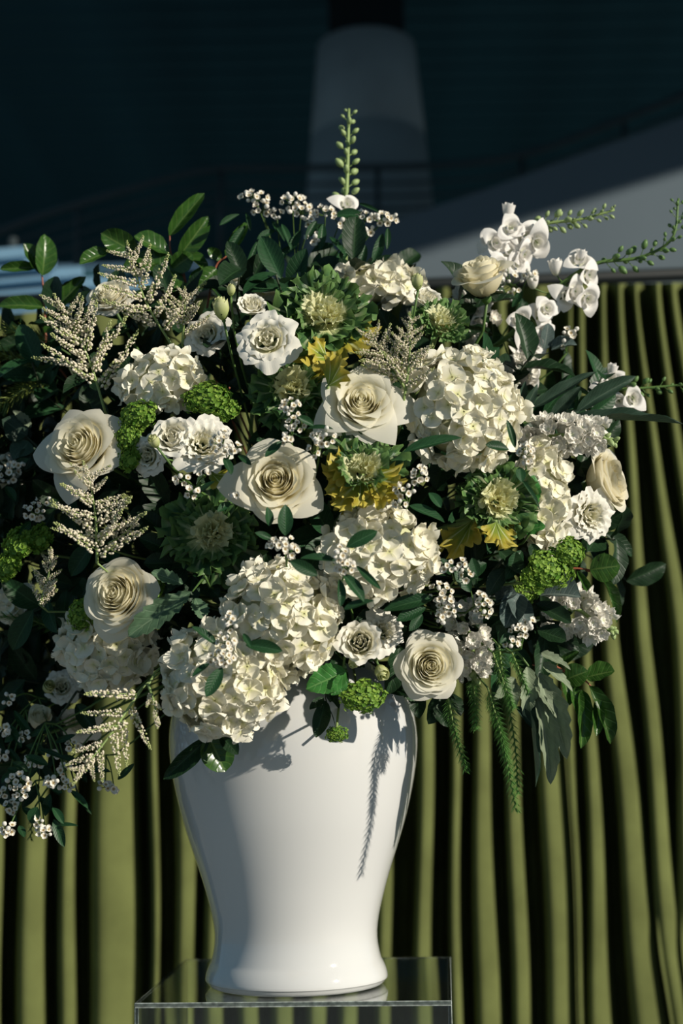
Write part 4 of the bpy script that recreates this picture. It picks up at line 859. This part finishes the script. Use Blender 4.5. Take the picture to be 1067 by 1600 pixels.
sprig('camellia_branch', 'red-stemmed camellia twig with dark leaves at the far left against the blue awning', 'leafy branch', [[(72, 540), (70, 490), (66, 435), (63, 420)]],
      [(66, 430, 74, 366, 32), (62, 428, 38, 380, 24), (60, 418, 0, 420, 14), (68, 480, -4, 472, 24), (80, 490, 134, 432, 26), (70, 520, 110, 480, 20)], .0, 'camellia', 'camellia branches', 'stem_red', lw=1.15)
sprig('camellia_branch', 'red-stemmed camellia branch with upright glossy leaves above the shaded rose', 'leafy branch', [[(312, 520), (296, 470), (288, 430), (278, 400)], [(290, 440), (268, 400), (265, 366)]],
      [(265, 368, 318, 300, 24), (280, 400, 327, 340, 30), (286, 392, 322, 424, 28), (216, 398, 158, 364, 34), (172, 392, 124, 412, 20), (264, 398, 210, 368, 30), (276, 432, 212, 396, 44), (286, 450, 236, 420, 40), (298, 455, 330, 415, 26), (270, 420, 300, 398, 30), (250, 410, 190, 418, 26), (300, 470, 262, 446, 30)], -.04, 'camellia', 'camellia branches', 'stem_red', lw=1.15)
sprig('camellia_branch', 'short red camellia twig left of the top hydrangea', 'leafy branch', [[(320, 500), (336, 420), (354, 400)]],
      [(353, 400, 388, 346, 18), (338, 420, 306, 452, 28), (330, 440, 348, 470, 24), (345, 405, 325, 388, 16)], -.05, 'camellia', 'camellia branches', 'stem_red', lw=1.15)
sprig('camellia_branch', 'glossy camellia branch hanging at lower right against the curtain', 'leafy branch', [[(850, 1030), (880, 1048), (912, 1062), (930, 1080)]],
      [(884, 1062, 916, 1048, 34), (916, 1058, 960, 1048, 42, None, -.012, Vector((.3, -.8, .7))), (920, 1072, 963, 1156, 24), (935, 1090, 932, 1150, 18), (908, 1078, 912, 1168, 26), (880, 1060, 892, 1100, 20), (866, 1040, 850, 1022, 18), (896, 1070, 905, 1120, 20), (872, 1040, 905, 1018, 14)], -.1, 'camellia', 'camellia branches', 'stem_red', lw=1.1)
sprig('salal_branch', 'leafy twig with an orange stem beside the lime viburnum at right', 'leafy branch', [[(872, 892), (900, 888), (935, 893)], [(915, 890), (940, 900), (960, 925)]],
      [(922, 890, 968, 884, 40), (938, 900, 972, 966, 14), (902, 892, 928, 942, 12), (940, 880, 945, 865, 12)], -.1, 'camellia', None, 'stem_red', lw=1.1)
sprig('willow_eucalyptus', 'long grey-green willow leaves pointing right at mid height', 'leafy branch', [[(800, 665), (850, 655), (905, 652)]],
      [(815, 652, 840, 600, 18), (832, 638, 932, 578, 24), (900, 645, 992, 582, 24), (898, 655, 1072, 655, 26), (860, 650, 908, 604, 22), (808, 640, 822, 596, 14), (870, 655, 905, 640, 14)], -.15, 'willow', None, 'stem', lw=.95)
sprig('eucalyptus_sprig', 'round grey-blue eucalyptus leaves under the lime viburnum', 'leafy branch', [[(790, 930), (825, 925), (850, 928)]],
      [(844, 930, 905, 926, 50, None, -.02, Vector((.3, -.8, .6))), (812, 930, 790, 978, 36), (800, 928, 826, 978, 34), (836, 944, 893, 972, 24, 'dark'), (775, 938, 805, 925, 34), (840, 985, 885, 1000, 30, 'dark')], -.17, 'euca', None, 'stem_dark', lw=1.1)
sprig('silver_foliage', 'silvery lobed leaves hanging at lower right beside the fern fronds', 'leafy branch', [[(800, 1010), (825, 1040), (838, 1065)]],
      [(848, 1036, 896, 1078, 22), (842, 1052, 893, 1182, 30), (835, 1078, 871, 1222, 24), (824, 1085, 843, 1228, 18, 'willow'), (823, 1042, 826, 1120, 24), (846, 1020, 892, 1044, 20), (806, 1104, 842, 1142, 12, 'willow'), (805, 1060, 772, 1092, 18), (800, 1065, 806, 1104, 18), (838, 1060, 870, 1120, 22)], -.15, 'silver', None, 'stem', lw=1.1)
sprig('jagged_leaf_stem', 'grey-green leaf with toothed edges right of the lower left rose', 'leaf', [[(320, 900), (300, 925)]], [(298, 925, 200, 992, 36), (286, 912, 238, 893, 20), (305, 935, 318, 965, 26)], -.25, 'jagged', None, 'stem', lw=1.1)
sprig('leaf_stem', 'dark pointed leaf and rounded leaf lying on the vase under the lowest hydrangea', 'leaf', [[(340, 1120), (328, 1150)]], [(326, 1152, 256, 1218, 28, 'dark'), (326, 1150, 352, 1206, 52, 'camellia', -.0), (345, 1150, 372, 1178, 24, 'dark')], -.19, 'camellia', None, 'stem')
sprig('leaf_stem', 'bright green toothed leaf at the vase rim beside the middle hydrangea', 'leaf', [[(540, 1020), (535, 1050)]], [(540, 1050, 480, 1075, 46, 'bright'), (538, 1056, 520, 1085, 26, 'bright')], -.24, 'bright', None, 'stem')
sprig('vine', 'thin vine with small dark leaves hanging in front of the vase', 'vine', [[(520, 1040), (508, 1085), (520, 1120), (526, 1142)]], [(508, 1095, 494, 1152, 26, 'dark'), (516, 1086, 530, 1104, 12, 'dark'), (505, 1090, 484, 1108, 14, 'dark')], -.2, 'dark', None, 'stem_dark', .0008)
sprig('leaf_stem', 'large dark oval leaf under the side-on right-hand rose', 'leaf', [[(860, 740), (887, 762)]], [(886, 762, 932, 824, 46, 'dark'), (880, 740, 910, 790, 30, 'dark'), (888, 790, 870, 815, 24, 'dark')], -.12, 'dark', None, 'stem_dark')
sprig('leaf_stem', 'broad light green leaf right of the frilly right-hand kale', 'leaf', [[(830, 830), (815, 820)]], [(808, 800, 838, 745, 44, 'bright'), (820, 830, 850, 820, 30, 'bright'), (830, 850, 842, 880, 20, 'dark')], -.22, 'bright', None, 'stem')
sprig('bluish_leaf_stem', 'bluish dark leaves at the left edge above the wax blossoms', 'leaf', [[(60, 700), (40, 680)]], [(42, 680, 4, 655, 44, 'willow'), (45, 690, 20, 715, 40, 'willow'), (48, 668, 22, 640, 14, 'silver'), (55, 700, 38, 735, 34, 'willow')], -.06, 'willow', None, 'stem_dark')
sprig('leaf_stem', 'dark glossy leaves under the frilly right-hand kale', 'leaf', [[(790, 870), (760, 900)]], [(760, 880, 720, 905, 26, 'ruscus'), (790, 890, 760, 930, 28, 'willow'), (780, 860, 815, 895, 30, 'dark'), (815, 860, 790, 905, 24, 'ruscus')], -.19, 'ruscus', None, 'stem_dark')
sprig('leaf_stem', 'dark leaves at the rim of the vase below the lowest rose', 'leaf', [[(640, 1060), (655, 1085)]], [(640, 1070, 605, 1080, 34, 'dark'), (650, 1080, 655, 1122, 26, 'dark'), (690, 1085, 672, 1130, 30, 'dark'), (676, 1095, 700, 1135, 24, 'dark'), (700, 1085, 722, 1115, 26, 'dark'), (630, 1072, 655, 1092, 26, 'jagged')], -.13, 'dark', None, 'stem_dark')
sprig('leaf_stem', 'dark leaves spreading at the left edge under the awning', 'leaf', [[(100, 560), (60, 530)]], [(60, 530, -10, 545, 30), (75, 560, 20, 580, 36), (80, 580, 24, 610, 34), (60, 555, 0, 600, 30),], .03, 'dark', None, 'stem_dark')
sprig('leaf_stem', 'small dark leaves hanging in the gap above the trailing branch at left', 'leaf', [[(120, 1080), (70, 1160), (60, 1230)], [(90, 1120), (110, 1200), (125, 1255)]], [(90, 1130, 50, 1150, 20), (70, 1165, 30, 1200, 18), (105, 1180, 135, 1220, 16), (64, 1200, 92, 1240, 18), (120, 1240, 142, 1270, 10), (100, 1160, 76, 1200, 18), (60, 1225, 35, 1262, 16), (120, 1100, 150, 1145, 26), (85, 1150, 110, 1165, 14)], -.05, 'dark', None, 'stem_dark')
sprig('leaf_stem', 'dark leaves between the left-hand kale and the lower left rose', 'leaf', [[(300, 860), (270, 880)]], [(270, 880, 225, 880, 34), (262, 860, 220, 838, 30), (290, 890, 262, 920, 30), (255, 830, 215, 800, 30), (310, 900, 340, 930, 34), (300, 900, 300, 940, 28)], -.2, 'dark', None, 'stem_dark')

# ------------------------------------------------------------------ fern fronds
def frond(label, path, Y, wid=12, mat='needle', seed=0, n=190, sides=3):
    rg = random.Random(seed); pts = spline([P(x, y, Y + q) for x, y, q in path], 40); m = mpp(Y)
    t = thing('fern_frond', label, 'fern', pts[0], None, 'needle-leaved fern fronds'); inv = t.matrix_basis.inverted()
    V, F = tube([inv @ p for p in pts], [.0012 - .0008 * i / 39 for i in range(40)], 5); part('stem', mk('stem', V, F, MT['stem_pale' if mat == 'needle' else 'needle_y' if False else 'stem_pale']), t)
    V = []; F = []
    nn = int(n * .62)
    for k in range(nn):
        u = .03 + .97 * k / nn; i = min(38, int(u * 39)); p = pts[i].lerp(pts[i + 1], u * 39 - i); tg = (pts[i + 1] - pts[i]).normalized(); x_ = tg.orthogonal().normalized(); y_ = tg.cross(x_)
        for q in range(sides):
            a = k * 2.4 + q * 2 * PI / sides; d = ((x_ * math.cos(a) + y_ * math.sin(a)) * 1.0 + tg * .62).normalized(); L_ = wid * m * rg.uniform(.9, 1.45) * (1 - .3 * u); wv_ = d.cross(tg).normalized() * 1.0 * m; nv_ = d.cross(wv_).normalized() * .4 * m
            a0, e = p, p + d * L_ + tg * L_ * .18; mid = p.lerp(e, .5) - tg * L_ * .06; o_ = len(V)
            V += [inv @ (a0), inv @ (mid + wv_), inv @ (mid - wv_), inv @ (mid + nv_), inv @ e]
            F += [(o_, o_ + 1, o_ + 3), (o_, o_ + 3, o_ + 2), (o_ + 1, o_ + 4, o_ + 3), (o_ + 3, o_ + 4, o_ + 2), (o_, o_ + 2, o_ + 1), (o_ + 1, o_ + 2, o_ + 4)]
    part('needles', mk('needles', V, F, MT[mat], smooth=False), t, None, True)
    stem_to_mouth(t, pts[0], (pts[0] - pts[3]).normalized() * .4 + Vector((0, .6, 0)), 'stem', .0013)
frond('longest feathery green frond hanging at right of the vase', [(762, 1075, .02), (778, 1130, 0), (792, 1190, 0), (806, 1266, 0)], -.21, 15, seed=1, n=230)
frond('feathery green frond overlapping the longest one on its right', [(775, 1050, .02), (795, 1110, 0), (806, 1180, 0), (808, 1240, 0)], -.14, 13, seed=2, n=200)
frond('feathery green frond whose tip hangs nearest the vase', [(700, 1090, .02), (708, 1130, 0), (716, 1165, 0), (728, 1205, 0)], -.18, 13, seed=3, n=140)
frond('short feathery frond hanging below the lowest white rose', [(738, 1060, .02), (742, 1095, 0), (742, 1138, 0)], -.18, 15, seed=4, n=110)
frond('dark feathery frond beside the silver leaves', [(780, 1010, .02), (785, 1050, 0), (796, 1100, 0)], -.2, 13, seed=5, n=110)
frond('feathery frond with bright tip left of the silver leaves', [(800, 1020, .02), (812, 1050, 0), (824, 1082, 0)], -.19, 11, seed=6, n=90)
frond('feathery green frond starting under the stock flower', [(770, 1020, .02), (790, 1075, 0), (800, 1105, 0)], -.21, 14, seed=16, n=90)
frond('yellow-green fern frond pointing left, upper one at the left edge', [(80, 535, .02), (40, 522, 0), (-10, 512, 0)], -.03, 22, 'needle_y', 7, 90)
frond('yellow-green fern frond pointing left below the upper one at the left edge', [(70, 575, .02), (30, 562, 0), (-15, 545, 0)], -.04, 20, 'needle_y', 8, 90)
frond('green fern frond drooping at the left edge beside the astilbe', [(70, 600, .02), (35, 610, 0), (-8, 640, 0)], -.05, 24, 'needle_y', 9, 90)
frond('dark green fern frond at the left edge under the lime clusters', [(90, 985, .02), (45, 968, 0), (-5, 962, 0)], -.06, 14, 'needle', 10, 90)
frond('tiny yellow-green needle tip at the bottom of the left trailing branch', [(55, 1260, .01), (50, 1285, 0), (48, 1312, 0)], -.06, 9, 'needle_y', 11, 50)

# ------------------------------------------------------------------ dark filler greenery inside the dome
frg = random.Random(77)
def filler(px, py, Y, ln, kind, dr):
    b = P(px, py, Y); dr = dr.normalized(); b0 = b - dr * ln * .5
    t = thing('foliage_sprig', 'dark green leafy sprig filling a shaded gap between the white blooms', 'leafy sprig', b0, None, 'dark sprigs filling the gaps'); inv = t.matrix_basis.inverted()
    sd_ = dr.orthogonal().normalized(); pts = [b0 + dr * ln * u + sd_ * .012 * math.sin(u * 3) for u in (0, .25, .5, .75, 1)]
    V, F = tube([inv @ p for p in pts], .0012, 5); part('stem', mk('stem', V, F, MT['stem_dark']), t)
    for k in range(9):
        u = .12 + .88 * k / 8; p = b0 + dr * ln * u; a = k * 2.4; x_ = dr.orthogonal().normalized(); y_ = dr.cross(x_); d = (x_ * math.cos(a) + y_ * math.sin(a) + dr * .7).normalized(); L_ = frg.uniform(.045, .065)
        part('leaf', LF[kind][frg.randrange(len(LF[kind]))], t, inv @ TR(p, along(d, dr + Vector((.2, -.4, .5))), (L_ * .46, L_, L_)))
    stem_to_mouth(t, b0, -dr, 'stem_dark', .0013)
def off_limits(x, y):
    return y < 500 and (x < 150 or x > 640) or y < 455 or (x > 770 and y < 590) or (x > 640 and y > 1000)
pts_ = []
ROSES = [(744, 424), (566, 630), (431, 748), (118, 694), (176, 926), (674, 1040), (940, 750), (416, 527), (268, 680), (562, 1002)]
for _ in range(4000):
    a = frg.random() * 2 * PI; q = math.sqrt(frg.random()) * .93; x, y = 480 + 500 * q * math.cos(a), 745 + (345 if math.sin(a) > 0 else 330) * q * math.sin(a)
    if x < 0 or x > 930 or off_limits(x, y) or any((x - u) ** 2 + (y - v) ** 2 < 58 ** 2 for u, v in ROSES) or (y > 1010 and 240 < x < 660) or (y > 900 and x > 870): continue
    if all((x - u) ** 2 + (y - v) ** 2 > 66 ** 2 for u, v in pts_): pts_.append((x, y))
    if len(pts_) >= 84: break
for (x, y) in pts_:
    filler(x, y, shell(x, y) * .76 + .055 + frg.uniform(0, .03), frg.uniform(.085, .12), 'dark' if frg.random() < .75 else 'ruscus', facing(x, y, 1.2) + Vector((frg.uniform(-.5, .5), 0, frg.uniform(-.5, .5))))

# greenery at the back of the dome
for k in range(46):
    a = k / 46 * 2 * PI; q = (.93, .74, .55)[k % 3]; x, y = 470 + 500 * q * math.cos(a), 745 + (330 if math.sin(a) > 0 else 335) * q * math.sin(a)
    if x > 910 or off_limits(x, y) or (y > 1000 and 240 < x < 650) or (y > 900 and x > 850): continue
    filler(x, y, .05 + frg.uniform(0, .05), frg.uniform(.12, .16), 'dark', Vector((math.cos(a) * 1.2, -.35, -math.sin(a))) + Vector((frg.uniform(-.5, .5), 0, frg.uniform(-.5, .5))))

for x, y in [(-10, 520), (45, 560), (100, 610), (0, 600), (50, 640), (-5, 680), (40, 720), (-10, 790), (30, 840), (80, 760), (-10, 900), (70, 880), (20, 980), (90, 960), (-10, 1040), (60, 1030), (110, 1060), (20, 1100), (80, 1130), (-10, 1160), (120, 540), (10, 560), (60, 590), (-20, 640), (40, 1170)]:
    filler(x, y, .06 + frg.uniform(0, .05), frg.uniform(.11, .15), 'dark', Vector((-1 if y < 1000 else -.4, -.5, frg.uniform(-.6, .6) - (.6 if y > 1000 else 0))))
